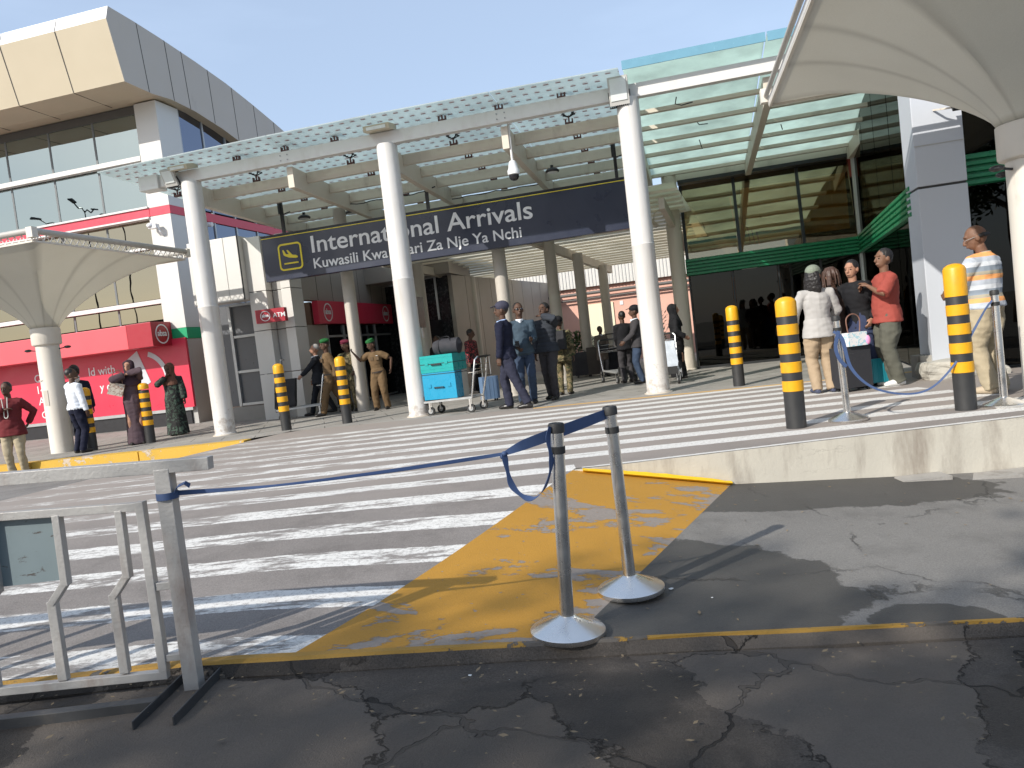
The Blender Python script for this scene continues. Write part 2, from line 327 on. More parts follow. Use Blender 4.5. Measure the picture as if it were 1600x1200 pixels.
# ---- cloth materials
def cloth(name, c, var=.18, rough=.85): return mat(name, c, rough, var=var, scale=9, bmp=.004, bscale=14, spec=.2)
def camo(name):
    m, nt, b, P = base_mat(name); n = noiz(nt, P, 9, 2, .5, 1.0)
    r = nt.nodes.new('ShaderNodeValToRGB'); r.color_ramp.interpolation = 'CONSTANT'; e = r.color_ramp.elements
    e[0].position = 0; e[0].color = (.05, .04, .02, 1); e[1].position = .42; e[1].color = (.10, .09, .04, 1)
    x = e.new(.50); x.color = (.20, .15, .08, 1); x = e.new(.60); x.color = (.045, .06, .025, 1)
    nt.links.new(n, r.inputs[0]); nt.links.new(r.outputs[0], b.inputs['Base Color']); b.inputs['Roughness'].default_value = .9; return m
camo_m = camo('camouflage_cloth')
def stripes(name):
    m, nt, b, P = base_mat(name); sx = nt.nodes.new('ShaderNodeSeparateXYZ'); nt.links.new(P, sx.inputs[0])
    f = mth(nt, 'FRACT', mth(nt, 'DIVIDE', mth(nt, 'SUBTRACT', sx.outputs[2], .90), .235))
    r = nt.nodes.new('ShaderNodeValToRGB'); r.color_ramp.interpolation = 'CONSTANT'; e = r.color_ramp.elements
    e[0].position = 0; e[0].color = (.42, .46, .52, 1); e[1].position = .22; e[1].color = (.80, .36, .13, 1)
    for p, c in ((.42, (.34, .31, .24)), (.58, (.22, .26, .31)), (.80, (.55, .58, .62))):
        x = e.new(p); x.color = (*c, 1)
    nt.links.new(f, r.inputs[0]); nt.links.new(r.outputs[0], b.inputs['Base Color']); b.inputs['Roughness'].default_value = .85; return m
stripe_m = stripes('striped_polo_cloth')
def patterned(name, a, c2, sc):
    m, nt, b, P = base_mat(name); n = noiz(nt, P, sc, 3, .6, 1.5); c = mixc(nt, rng(nt, n, .52, .56), a, c2)
    nt.links.new(c, b.inputs['Base Color']); b.inputs['Roughness'].default_value = .8; return m
green_pat = patterned('black_green_patterned_cloth', (.010, .011, .011), (.05, .085, .062), 11)
red_pat = patterned('red_patterned_cloth', (.02, .015, .018), (.40, .05, .06), 14)
C = dict(maroon=cloth('maroon_cloth', (.13, .022, .025)), khaki=cloth('khaki_cloth', (.38, .32, .22)), navy=cloth('navy_cloth', (.012, .014, .03)),
    white=cloth('white_cloth', (.70, .74, .80), .06), abaya=cloth('plum_brown_cloth', (.085, .058, .068)), brownscarf=cloth('brown_scarf_cloth', (.14, .07, .05)),
    suit=cloth('black_suit_cloth', (.022, .024, .03)), tan=cloth('tan_uniform_cloth', (.14, .09, .047)), green=cloth('green_felt', (.02, .12, .035)),
    mberet=cloth('maroon_felt', (.13, .02, .04)), jean=cloth('blue_denim', (.04, .06, .10)), slate=cloth('slate_blue_cloth', (.05, .075, .10)),
    vest=cloth('dark_puffer_cloth', (.035, .04, .05)), dgrey=cloth('dark_grey_cloth', (.05, .047, .05)), lgrey=cloth('light_grey_cotton', (.40, .385, .37), .06),
    sand=cloth('sand_cotton', (.36, .27, .18), .1), brown=cloth('dark_brown_cloth', (.055, .036, .03)), mocha=cloth('mocha_cloth', (.11, .075, .07)), red=cloth('brick_red_cotton', (.30, .065, .05), .1),
    olive=cloth('olive_grey_cloth', (.10, .10, .08)), black=cloth('black_cloth', (.014, .014, .016)), sage=cloth('sage_green_cap', (.20, .23, .18)), navyskirt=cloth('navy_skirt_cloth', (.035, .045, .09)),
    shoe_k=mat('black_shoe_leather', (.018, .016, .015), .35), shoe_w=mat('white_trainer', (.72, .72, .70), .5), shoe_n=mat('navy_trainer', (.06, .07, .12), .6),
    shoe_b=mat('beige_shoe', (.42, .34, .24), .6), ivory=cloth('pale_cloth', (.62, .60, .55)))

# ------------------------------------------------------------ object helpers
def obj(name, bm, m, parent=None, smooth=False, world=False, bev=0.):
    if bev > 0:
        bmesh.ops.bevel(bm, geom=[e for e in bm.edges if e.is_manifold and e.calc_face_angle(0) > .6], offset=bev, segments=2, affect='EDGES', profile=.6, clamp_overlap=True)
    me = bpy.data.meshes.new(name); bm.normal_update(); bm.to_mesh(me); bm.free()
    if world and parent is not None: me.transform(parent.matrix_basis.inverted())
    if smooth:
        me.polygons.foreach_set('use_smooth', [True] * len(me.polygons))
        try: me.set_sharp_from_angle(angle=R_(40))
        except Exception: pass
    me.materials.append(m) if not isinstance(m, (list, tuple)) else [me.materials.append(x) for x in m]
    o = bpy.data.objects.new(name, me); COL.objects.link(o)
    if parent is not None: o.parent = parent
    return o
def tag(o, label, cat, group=None):
    o['label'] = label; o['category'] = cat
    if group: o['group'] = group
    return o
def thing(name, label, cat, loc=(0, 0, 0), rz=0., group=None):
    o = bpy.data.objects.new(name, None); COL.objects.link(o); o.location = loc; o.rotation_euler = (0, 0, rz); o.empty_display_size = .3
    return tag(o, label, cat, group)
def struct(o): o['kind'] = 'structure'; return o
def BM(): return bmesh.new()
def box(bm, x0, x1, y0, y1, z0, z1, M=None):
    vs = [bm.verts.new(v) for v in ((x0, y0, z0), (x1, y0, z0), (x1, y1, z0), (x0, y1, z0), (x0, y0, z1), (x1, y0, z1), (x1, y1, z1), (x0, y1, z1))]
    if M is not None:
        for v in vs: v.co = M @ v.co
    for f in ((3, 2, 1, 0), (4, 5, 6, 7), (0, 1, 5, 4), (1, 2, 6, 5), (2, 3, 7, 6), (3, 0, 4, 7)): bm.faces.new([vs[i] for i in f])
    return bm
def bar(bm, p0, p1, wx, wz, up=Vector((0, 0, 1))):
    p0, p1 = Vector(p0), Vector(p1); d = p1 - p0; L = d.length; d.normalize()
    s = d.cross(up)
    if s.length < 1e-4: s = d.cross(Vector((0, 1, 0)))
    s.normalize(); t = s.cross(d).normalized()
    M = Matrix((s, d, t)).transposed().to_4x4(); M.translation = p0
    return box(bm, -wx / 2, wx / 2, 0, L, -wz / 2, wz / 2, M)
def rings(bm, rs, caps=True):
    """rs: list of lists of Vector (same count)"""
    prev = None; first = None
    for r in rs:
        cur = [bm.verts.new(p) for p in r]
        if prev:
            n = len(cur)
            for i in range(n): bm.faces.new((prev[i], prev[(i + 1) % n], cur[(i + 1) % n], cur[i]))
        else: first = cur
        prev = cur
    if caps:
        bm.faces.new(list(reversed(first))); bm.faces.new(prev)
    return bm
def lathe(bm, prof, seg=24, c=(0, 0, 0)):
    c = Vector(c)
    return rings(bm, [[c + Vector((r * math.cos(2 * math.pi * i / seg), r * math.sin(2 * math.pi * i / seg), z)) for i in range(seg)] for r, z in prof])
def tube(bm, pts, rad, seg=10, caps=True, side=None):
    pts = [Vector(p) for p in pts]; n = len(pts)
    if not isinstance(rad, (list, tuple)): rad = [rad] * n
    rs = []; s = None
    for i, p in enumerate(pts):
        d = (pts[min(i + 1, n - 1)] - pts[max(i - 1, 0)]).normalized()
        ref = Vector(side) if side is not None else (s if s is not None else (Vector((1, 0, 0)) if abs(d.x) < .8 else Vector((0, 1, 0))))
        s = (ref - d * ref.dot(d))
        if s.length < 1e-4: s = d.orthogonal()
        s.normalize(); t = d.cross(s)
        a, b = rad[i] if isinstance(rad[i], (list, tuple)) else (rad[i], rad[i])
        rs.append([p + s * a * math.cos(2 * math.pi * k / seg) + t * b * math.sin(2 * math.pi * k / seg) for k in range(seg)])
    return rings(bm, rs, caps)
def sphere(bm, c, r, seg=14, M=None):
    r = r if isinstance(r, (list, tuple)) else (r, r, r); c = Vector(c)
    g = bmesh.ops.create_uvsphere(bm, u_segments=seg, v_segments=max(6, seg // 2 + 2), radius=1)
    for v in g['verts']:
        v.co = Vector((v.co.x * r[0], v.co.y * r[1], v.co.z * r[2]))
        if M is not None: v.co = M @ v.co
        v.co += c
    return bm
def prism(bm, poly, y0, y1, M=None):
    """poly in (x,z), extruded along y"""
    a = [bm.verts.new((x, y0, z)) for x, z in poly]; b = [bm.verts.new((x, y1, z)) for x, z in poly]
    n = len(poly)
    bm.faces.new(a); bm.faces.new(list(reversed(b)))
    for i in range(n): bm.faces.new((a[i], b[i], b[(i + 1) % n], a[(i + 1) % n]))
    if M is not None:
        for v in a + b: v.co = M @ v.co
    bmesh.ops.recalc_face_normals(bm, faces=bm.faces[:]); return bm
def strip(bm, pts, nrm, wid, th):
    """ribbon through pts; nrm list of width directions"""
    rs = []
    for i, p in enumerate(pts):
        p = Vector(p); d = (Vector(pts[min(i + 1, len(pts) - 1)]) - Vector(pts[max(i - 1, 0)])).normalized(); w_ = Vector(nrm[i] if isinstance(nrm, list) else nrm)
        w_ = (w_ - d * w_.dot(d)).normalized(); t = d.cross(w_); W = wid[i] if isinstance(wid, list) else wid
        rs.append([p + w_ * W / 2 + t * th / 2, p - w_ * W / 2 + t * th / 2, p - w_ * W / 2 - t * th / 2, p + w_ * W / 2 - t * th / 2])
    return rings(bm, rs)
def text_mesh(name, body, size, M, m, parent, depth=.006, align='LEFT', sx=1., bold=0.):
    cu = bpy.data.curves.new(name, 'FONT'); cu.body = body; cu.size = size; cu.extrude = depth; cu.align_x = align; cu.offset = bold
    o = bpy.data.objects.new(name, cu); COL.objects.link(o)
    dg = bpy.context.evaluated_depsgraph_get(); me = bpy.data.meshes.new_from_object(o.evaluated_get(dg))
    bpy.data.objects.remove(o); bpy.data.curves.remove(cu)
    me.name = name; me.transform(M @ Matrix.Diagonal((sx, 1, 1, 1))); me.materials.clear(); me.materials.append(m)
    q = bpy.data.objects.new(name, me); COL.objects.link(q); q.parent = parent; return q
def facing(u, v, z, yaw=0.):
    """text frame: x right, upright, facing -v (then yawed about z)"""
    return Matrix.Translation((u, v, z)) @ Matrix.Rotation(yaw, 4, 'Z') @ Matrix.Rotation(R_(90), 4, 'X')

# frame of the terminal: u along the front, v inwards
AL = R_(14); OX, OY = -1.73, 13.8
def FW(u, v, z=0.): return Vector((OX + u * math.cos(AL) + v * math.sin(AL), OY - u * math.sin(AL) + v * math.cos(AL), z))
def uvthing(name, label, cat, u0, v0, z0=0., group=None):
    o = thing(name, label, cat, FW(u0, v0, z0), -AL, group); o['_o'] = (u0, v0, z0); return o
def uv(name, bm, m, root, **k):
    """mesh built in absolute u,v,z and hung under root (or under a part of it)"""
    base = root
    while '_o' not in base.keys(): base = base.parent
    o = base['_o']
    bmesh.ops.translate(bm, vec=(-o[0], -o[1], -o[2]), verts=bm.verts[:])
    return obj(name, bm, m, root, **k)

# ============================================================ GROUND
def Rz(x, y):
    yy = min(y, 6.4)
    return (-.29 - .07 * min(x, 9) if x > -1.5 else -.185) + .045 * (yy - 3.4)
def XL(y): return -1.2 + 1.65 * (y - 3.4) / 3.0
def XR(y): return .08 + 1.67 * (y - 3.4) / 3.0
def LL(y): return -4.45 - .36 * (12.75 - y)            # left edge of the raised crossing
def Tz(x, y):
    t = min(max((y - 3.4) / 3.0, 0), 1); t = .6 * t + .4 * t * t * (3 - 2 * t)
    return (1 - t) * Rz(x, 3.4)
def BK(x): return 12.78 - .24 * x                       # back edge of the crossing
def grid(name, rows, m, smooth=True):
    bm = BM(); prev = None
    for r in rows:
        cur = [bm.verts.new(p) for p in r]
        if prev:
            for i in range(len(cur) - 1): bm.faces.new((prev[i], prev[i + 1], cur[i + 1], cur[i]))
        prev = cur
    return struct(obj(name, bm, m, smooth=smooth))
lerp = lambda a, b, t: a + (b - a) * t
def rows_(y0, y1, ny, xa, xb, nx, zf):
    out = []
    for j in range(ny + 1):
        y = lerp(y0, y1, j / ny); a, b = xa(y), xb(y)
        out.append([Vector((lerp(a, b, i / nx), y, zf(lerp(a, b, i / nx), y))) for i in range(nx + 1)])
    return out
grid('crossing_road', rows_(3.44, 6.40, 20, LL, XL, 24, Tz), cross_m)
# the level part of the crossing, as far as its back edge
out = []
for j in range(13):
    t = j / 12; row = []
    for i in range(41):
        y0 = 6.352; s = i / 40
        x = lerp(lerp(LL(6.4), LL(BK(-4.45)), t), 9.0, s)
        y = lerp(6.40 if x < .45 else y0, BK(x), t)
        row.append(Vector((x, y, .0)))
    out.append(row)
grid('raised_crossing_road', out, cross_m)
def ramp_z(x, y):
    a, b = XL(y), XR(y); k = (x - a) / (b - a)
    return lerp(Tz(a, y), Rz(b, y), k) if y < 6.39 else lerp(0, Rz(b, 6.4), k)
grid('yellow_ramp', rows_(3.44, 6.352, 20, XL, XR, 10, ramp_z), ramp_m)
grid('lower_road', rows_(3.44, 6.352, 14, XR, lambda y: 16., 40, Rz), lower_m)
grid('left_orange_ramp', rows_(3.44, 12.75, 12, lambda y: LL(y) - .75, LL, 3, lambda x, y: lerp(-.21, Tz(LL(y), y), (x - LL(y) + .75) / .75)), orange_m)
grid('left_road', rows_(-14, 16.2, 4, lambda y: -40., lambda y: LL(max(y, 3.44)) - .75, 3, lambda x, y: -.21), leftroad_m)
# paving behind: platform under canopies and in front of the buildings
out = []
for j in range(2):
    row = []
    for i in range(61):
        x = lerp(-40, 30, i / 60)
        y = (BK(x) + .0) if x >= -4.45 else lerp(12.86, 13.45, min(1, (-4.45 - x) / 4.0)) + max(0, (-8.45 - x)) * .15
        row.append(Vector((x, y if j == 0 else 60, .0)))
    out.append(row)
grid('terminal_paving', out, pave_m)
bm = BM()                                                # kerb on the left, painted
kp = [(-40, 18.2), (-8.45, 13.45), (-6.4, 13.10), (-4.5, 12.84)]
for (x0, y0), (x1, y1) in zip(kp, kp[1:]):
    n = max(1, int(math.hypot(x1 - x0, y1 - y0) / 1.25))
    for i in range(n):
        a = Vector((lerp(x0, x1, i / n), lerp(y0, y1, i / n), -.13)); b = Vector((lerp(x0, x1, (i + .99) / n), lerp(y0, y1, (i + .99) / n), -.13))
        bar(bm, a, b, .26, .30 + random.uniform(-.006, .006))
struct(obj('painted_kerb', bm, kerb2_m, bev=.02))
# near kerb, broken edge, and the old pavement the camera stands on
bm = BM(); rs = []
for i in range(121):
    x = lerp(-12, 14, i / 120); z = Rz(x, 3.4)
    e = .012 * noise.noise(Vector((x * 2.3, 1, 0))); f = .02 * noise.noise(Vector((x * 6, 5, 0)))
    ext = max(0, min(1, (x + 1.2) / 1.5)); ext2 = .010 + .040 * (1 - ext)
    rs.append([Vector((x, 3.465, z + .020)), Vector((x, 3.465, z - .3)), Vector((x, 3.45 - ext2 - e - .03, z - .3)), Vector((x, 3.45 - ext2 - e - .035, z - .04)), Vector((x, 3.45 - ext2 - e, z + .008 + f * .3)), Vector((x, 3.45 - ext2 * .6, z + .020))])
rings(bm, rs); nk = struct(obj('near_kerb', bm, [kerb_m, near_m], smooth=False))
for pl in nk.data.polygons:
    if pl.center.z < Rz(pl.center.x, 3.4) - .012: pl.material_index = 1
out = []
for j in range(60):
    t = j / 59; row = []
    y = lerp(3.40, -14, t ** 2.2)
    for i in range(120):
        x = lerp(-12, 14, i / 119)
        dz = noise.noise(Vector((x * 1.1, y * 1.1, 0))) * .012 + noise.noise(Vector((x * 5, y * 5, 3))) * .005
        row.append(Vector((x, y, Rz(max(-3, x), 3.4) - .048 + dz)))
    out.append(row)
grid('near_pavement', out, near_m)
bm = BM(); bmesh.ops.create_grid(bm, x_segments=2, y_segments=2, size=600); bmesh.ops.translate(bm, vec=(0, 0, -1.6), verts=bm.verts[:])
struct(obj('ground', bm, land_m))
# retaining wall of the platform
bm = BM(); rs = []
for i in range(80):
    x = lerp(.36, 12, i / 79); e = .008 * noise.noise(Vector((x * 3, 0, 0)))
    rs.append([Vector((x, 6.34 + e, -.004 + e * .4)), Vector((x, 6.345 + e, -1.3)), Vector((x, 6.75, -1.3)), Vector((x, 6.75, -.02))])
rings(bm, rs); obj_w = obj('retaining_wall', bm, wall_mat, smooth=False); tag(obj_w, 'low stained white concrete wall holding up the raised crossing platform', 'wall')
bm = BM(); rs = []
for i in range(24):
    x = lerp(.5, 1.72, i / 23); k = i / 23; z = lerp(-.01, -.262, k); h = .014 + .014 * math.sin(k * 3.1) + .009 * noise.noise(Vector((x * 14, 0, 0)))
    rs.append([Vector((x, 6.33, z + h)), Vector((x, 6.30, z + h * .5)), Vector((x, 6.28, z + .005)), Vector((x, 6.335, z - .02))])
rings(bm, rs); struct(obj('fresh_paint_strip', bm, bright_y))
# loose concrete strip under the wall and litter
bm = BM()
for x0, x1, dz in ((3.05, 3.45, .0), (3.5, 4.6, .01), (4.65, 6.2, 0)):
    y0 = 6.12; box(bm, x0, x1, y0 + random.uniform(-.03, .03), 6.335, -.8, Rz((x0 + x1) / 2, 6.2) + .018 + dz)
struct(obj('concrete_gutter_strip', bm, mat('pale_gutter_concrete', (.33, .31, .28), .9, var=.2, scale=6, dirt=.3, bmp=.006), bev=.01))
for i, (x, y) in enumerate([(-.47, 2.72), (-.16, 3.22), (-.33, 3.28), (.55, 2.95), (1.05, 3.2), (.72, 4.05), (.9, 3.9), (-.9, 3.0), (-1.1, 2.7), (1.5, 3.05)]):
    bm = BM(); s = random.uniform(.006, .018) if i else .026
    bmesh.ops.create_icosphere(bm, subdivisions=1, radius=s)
    for v in bm.verts: v.co = Vector((v.co.x * random.uniform(.6, 1.5), v.co.y * random.uniform(.5, 1.2), v.co.z * .35))
    o = obj('paper_scrap', bm, paper); o.location = (x, y, Rz(x, min(y, 3.4)) - (.05 if y < 3.4 else 0) + (.045 * (y - 3.4) if y > 3.4 else 0) + .008)
    tag(o, 'crumpled white paper scrap lying on the dark broken asphalt' if i == 0 else 'tiny pale crumb of litter on the asphalt', 'litter', 'litter scattered on the asphalt')
bm = BM(); rl = random.Random(11)
for i in range(420):
    if i % 3: x, y = rl.uniform(-2.6, 2.2), 3.38 - abs(rl.gauss(0, .45))
    else: x, y = rl.uniform(.4, 5), rl.uniform(3.5, 6.2)
    if y > 3.45 and x < XR(y): continue
    z = (Rz(max(-3, x), 3.4) - .030) if y < 3.41 else Rz(x, y) + .004
    a = rl.uniform(0, 6.28); s = rl.uniform(.004, .013) if i % 5 else rl.uniform(.012, .022); d = Vector((math.cos(a), math.sin(a), rl.uniform(-.2, .3))) * s; e = Vector((-math.sin(a), math.cos(a), rl.uniform(-.2, .3))) * s * .45; p = Vector((x, y, z + .004))
    bm.faces.new([bm.verts.new(q) for q in (p - d, p + e, p + d, p - e)])
lf = obj('leaf_litter', bm, mat('dry_leaf', (.20, .15, .09), .8, var=.7, scale=4)); lf['kind'] = 'stuff'; tag(lf, 'scattered dry leaf flakes and grit on the dark asphalt', 'litter')
# ============================================================ ARRIVALS CANOPY
cz = lambda v: -.05 * v
t = uvthing('arrivals_canopy', 'white steel and glass arrivals canopy carried on three tall round front columns', 'canopy', 0, 0)
for u in (-3.98, 0.02, 4.27):
    bm = BM(); lathe(bm, [(.205, 0), (.205, .03), (.19, .04), (.188, 2.45), (.191, 2.455), (.191, 2.47), (.186, 2.475), (.183, 4.84)], 32, (u, 0, 0))
    c = uv('column', bm, col_paint, t, smooth=True)
    bm = BM(); lathe(bm, [(.235, 0), (.235, .012), (.205, .016)], 32, (u, 0, 0)); uv('base_plate', bm, steel_paint, t, smooth=True)
bm = BM(); box(bm, -4.95, 8.9, -.085, .065, 4.83, 5.05); uv('front_beam', bm, white_paint, t, bev=.008)
bm = BM(); box(bm, -5.02, -4.6, -.14, .12, 4.80, 5.07); uv('beam_end_box', bm, white_paint, t, bev=.01)
RAF = (-3.98, -1.95, .02, 2.15, 4.27, 6.45, 8.6)
for u in RAF:
    bm = BM(); v1 = 5.45
    prism(bm, [(0.07, 4.80), (v1, 4.80 + cz(v1)), (v1, 4.52 + cz(v1)), (0.07, 4.42)], -.06, .06, Matrix(((0, 1, 0, u), (1, 0, 0, 0), (0, 0, 1, 0), (0, 0, 0, 1))))
    uv('rafter', bm, steel_paint, t, bev=.006)
PV = [.62 + .92 * k for k in range(6)]
for a, b in zip(RAF, RAF[1:]):
    for v in PV:
        bm = BM(); z = 4.62 + cz(v); hh = .19 if a < 4 else .07; z += .19 - hh; box(bm, a + .062, b - .062, v - .05, v + .05, z, z + hh); uv('purlin', bm, steel_paint, t, bev=.004)
# glass: fritted panels on the left bays, milky green on the right bay
GZ = lambda v: 5.12 + (-.05 * v)
GU = [-5.5, -3.98, -1.95, .02, 2.12, 4.22]
for a, b in zip(GU, GU[1:]):
    for v0, v1 in ((-.62, 2.4), (2.42, 5.6)):
        bm = BM(); bow = lambda u: .05 * math.sin(math.pi * min(1, max(0, (u + 5.5) / 9.7)))
        vs = [bm.verts.new((u, v, GZ(v) + bow(u) + dz)) for dz in (0, .018) for u, v in ((a + .008, v0), (b - .008, v0), (b - .008, v1), (a + .008, v1))]
        for f in ((3, 2, 1, 0), (4, 5, 6, 7), (0, 1, 5, 4), (1, 2, 6, 5), (2, 3, 7, 6), (3, 0, 4, 7)): bm.faces.new([vs[i] for i in f])
        uv('glass_panel', bm, frit_glass, t)
for a, b in ((4.25, 6.45), (6.46, 8.9)):
    bm = BM(); v0, v1 = -.35, 5.6
    vs = [bm.verts.new((u, v, 5.30 + (v + .35) * -.115 + dz)) for dz in (0, .02) for u, v in ((a + .008, v0), (b - .008, v0), (b - .008, v1), (a + .008, v1))]
    for f in ((3, 2, 1, 0), (4, 5, 6, 7), (0, 1, 5, 4), (1, 2, 6, 5), (2, 3, 7, 6), (3, 0, 4, 7)): bm.faces.new([vs[i] for i in f])
    uv('glass_panel', bm, milk_glass, t)
    bm = BM(); box(bm, a + .01, b - .01, -.375, -.355, 5.20, 5.34); uv('glass_edge_strip', bm, mat('blue_glass_edge', (.15, .32, .42), .2), t)
# spider fittings that hold the glass on the purlins
def spider(u, v, z, big=False):
    bm = BM(); box(bm, u - .07, u + .07, v - .03, v + .03, z, z + .035); box(bm, u - .07, u - .05, v - .03, v + .03, z, z + .09); box(bm, u + .05, u + .07, v - .03, v + .03, z, z + .09)
    box(bm, u - .012, u + .012, v - .012, v + .012, z, z + .15)
    s = uv('spider_bracket', bm, maroon_steel, t)
    bm = BM()
    r = .13 if big else .085
    for sx in (-1, 1):
        for sy in (-1, 1):
            bar(bm, (u, v, z + .12), (u + sx * r, v + sy * r * .6, z + .17), .016, .016); lathe(bm, [(.028, 0), (.028, .02)], 8, (u + sx * r, v + sy * r * .6, z + .165))
    uv('spider_arm', bm, black_metal, s)
for a in (-4.75, -2.97, -.97, 1.07, 3.2):
    for v in PV: spider(a, v, 4.812 + cz(v))
for a in (-4.3, -2.95, -.95, 1.1, 3.2): spider(a, -.01, 5.052)
for a in (-1.95, 2.12): spider(a, -.01, 5.052, True)
for u in (-1.95, 2.15):                                  # bolt heads on the beam joints
    bm = BM()
    for du in (-.07, .07):
        for dz in (4.89, 4.98): tube(bm, [(u + du, -.084, dz), (u + du, -.098, dz)], .012, 8)
    uv('bolt_head', bm, mat('bolt_zinc', (.3, .3, .3), .4, metal=.8), t)
# thin services pipes and brackets clamped under the right bay
bm = BM(); tube(bm, [(5.05, .35, 4.83), (5.02, .35, 4.72), (5.12, .35, 4.68), (5.3, .35, 4.70)], .010, 6)
tube(bm, [(5.35, 1.6, 4.7), (5.4, 1.6, 4.62), (5.55, 1.6, 4.61)], .009, 6); tube(bm, [(5.4, 2.7, 4.6), (5.44, 2.7, 4.42)], .009, 6); tube(bm, [(6.9, 2.6, 4.6), (6.92, 2.6, 4.50)], .009, 6)
uv('loose_cable', bm, black_rub, t)
bm = BM()
for k, (a, b) in enumerate(((-1.9, 0.0), (.1, 2.1), (2.3, 4.2))):
    v = PV[k + 2] - .06; z = 4.60 + cz(v); tube(bm, [(lerp(a, b, i / 12), v + .02 * math.sin(i), z - .02 - .035 * abs(math.sin(i * .9 + k))) for i in range(13)], .011, 6)
uv('slack_cable', bm, black_rub, t)

# floodlights on the column tops
def flood(u, label, sz=(.30, .10, .32), z0=4.80, tilt=-18, flat=False):
    f = uvthing('floodlight', label, 'floodlight', u, -.2, z0)
    M = Matrix.Translation((0, 0, sz[2] / 2)) @ Matrix.Rotation(R_(tilt), 4, 'X')
    bm = BM(); box(bm, -sz[0] / 2, sz[0] / 2, -sz[1] / 2, sz[1] / 2, -sz[2] / 2, sz[2] / 2, M); obj('housing', bm, mat('grey_floodlight_paint', (.50, .49, .46), .5), f, bev=.012)
    bm = BM(); box(bm, -sz[0] / 2 + .03, sz[0] / 2 - .03, -sz[1] / 2 - .012, -sz[1] / 2 - .002, -sz[2] / 2 + .07, sz[2] / 2 - .03, M); obj('lens', bm, lamp_lens, f)
    bm = BM(); 
    for i in range(9): box(bm, -sz[0] / 2 + .02 + i * (sz[0] - .04) / 9, -sz[0] / 2 + .035 + i * (sz[0] - .04) / 9, -sz[1] / 2, sz[1] / 2 + .03, -sz[2] / 2 - .02, -sz[2] / 2 + .002, M)
    obj('cooling_fins', bm, black_metal, f)
    bm = BM(); bar(bm, (-sz[0] / 2 - .01, 0, sz[2] / 2), (-sz[0] / 2 - .01, .14, .0), .012, .03); bar(bm, (sz[0] / 2 + .01, 0, sz[2] / 2), (sz[0] / 2 + .01, .14, .0), .012, .03); bar(bm, (-sz[0] / 2 - .02, .14, 0), (sz[0] / 2 + .02, .14, 0), .03, .012); obj('bracket', bm, black_metal, f)
flood(4.16, 'large upright grey floodlight with white lens on the rightmost canopy column', (.32, .12, .44), 4.72, 14)
flood(-4.28, 'small tilted floodlight hanging beside the leftmost canopy column', (.26, .09, .32), 4.78, 26)
f = uvthing('floodlight', 'flat box floodlight lying on top of the middle canopy column', 'floodlight', -.02, -.1, 5.06)
bm = BM(); box(bm, -.24, .24, -.20, .16, 0, .10, Matrix.Rotation(R_(8), 4, 'X')); obj('housing', bm, cream_panel, f, bev=.015)
bm = BM(); box(bm, -.18, .18, -.212, -.202, .02, .075, Matrix.Rotation(R_(8), 4, 'X')); obj('lens', bm, lamp_lens, f)
f = uvthing('floodlight', 'flat box floodlight lying on the beam over the leftmost canopy column', 'floodlight', -4.02, -.1, 5.06)
bm = BM(); box(bm, -.2, .2, -.20, .16, 0, .09, Matrix.Rotation(R_(14), 4, 'X')); obj('housing', bm, cream_panel, f, bev=.015)
bm = BM(); box(bm, -.15, .15, -.212, -.202, .02, .07, Matrix.Rotation(R_(14), 4, 'X')); obj('lens', bm, lamp_lens, f)
# hanging dome camera
f = uvthing('dome_camera', 'white dome security camera hanging on a pole from the canopy beam', 'security camera', 2.22, .12, 3.98)
bm = BM(); tube(bm, [(0, 0, .22), (0, 0, .86)], .022, 12); obj('pole', bm, white_paint, f, smooth=True)
bm = BM(); lathe(bm, [(.03, .24), (.06, .22), (.075, .16), (.085, .10), (.105, .07), (.105, -.0), (.09, -.01)], 20); obj('housing', bm, cam_white, f, smooth=True)
bm = BM(); lathe(bm, [(.088, -.012), (.085, -.05), (.065, -.085), (.03, -.105), (.004, -.11)], 20); obj('dome', bm, glass_dk, f, smooth=True)
for n, (u, v) in enumerate(((-2.1, 2.9), (2.55, 2.2), (-3.1, 2.6))):
    f = uvthing('ceiling_lamp', ['round dark downlight under the canopy between left and middle columns', 'round dark downlight under the canopy just right of the dome camera', 'round dark downlight under the canopy above the sign left end'][n], 'lamp', u, v, 4.35)
    bm = BM(); lathe(bm, [(.13, 0), (.14, .03), (.10, .07), (.03, .09), (.03, .14)], 20); obj('shade', bm, black_metal, f, smooth=True)
    bm = BM(); lathe(bm, [(.11, -.006), (.11, .0)], 20); obj('lens', bm, lamp_lens, f)

# ============================================================ SIGN
s = uvthing('arrivals_sign', 'long dark navy sign reading International Arrivals with a yellow plane symbol', 'sign', 0, 2.0, 3.0)
bm = BM(); box(bm, -3.87, 3.97, 2.0, 2.16, 3.02, 3.97); uv('sign_box', bm, navy_sign, s, bev=.008)
bm = BM(); box(bm, -3.87, 3.97, 1.992, 1.999, 3.93, 3.945); uv('yellow_line', bm, yellow_ico, s)
bm = BM(); box(bm, -3.88, 3.98, 1.99, 2.17, 3.972, 4.0); uv('top_trim', bm, black_metal, s)
lo = lambda u, v, z: facing(u - 0, v - 2.0, z - 3.0)
text_mesh('lettering', 'International Arrivals', .50, lo(-2.74, 1.994, 3.50), letter, s, .005, sx=1.135, bold=.005)
text_mesh('lettering', 'Kuwasili Kwa Safari Za Nje Ya Nchi', .30, lo(-2.72, 1.994, 3.165), letter, s, .005, sx=1.05, bold=.003)
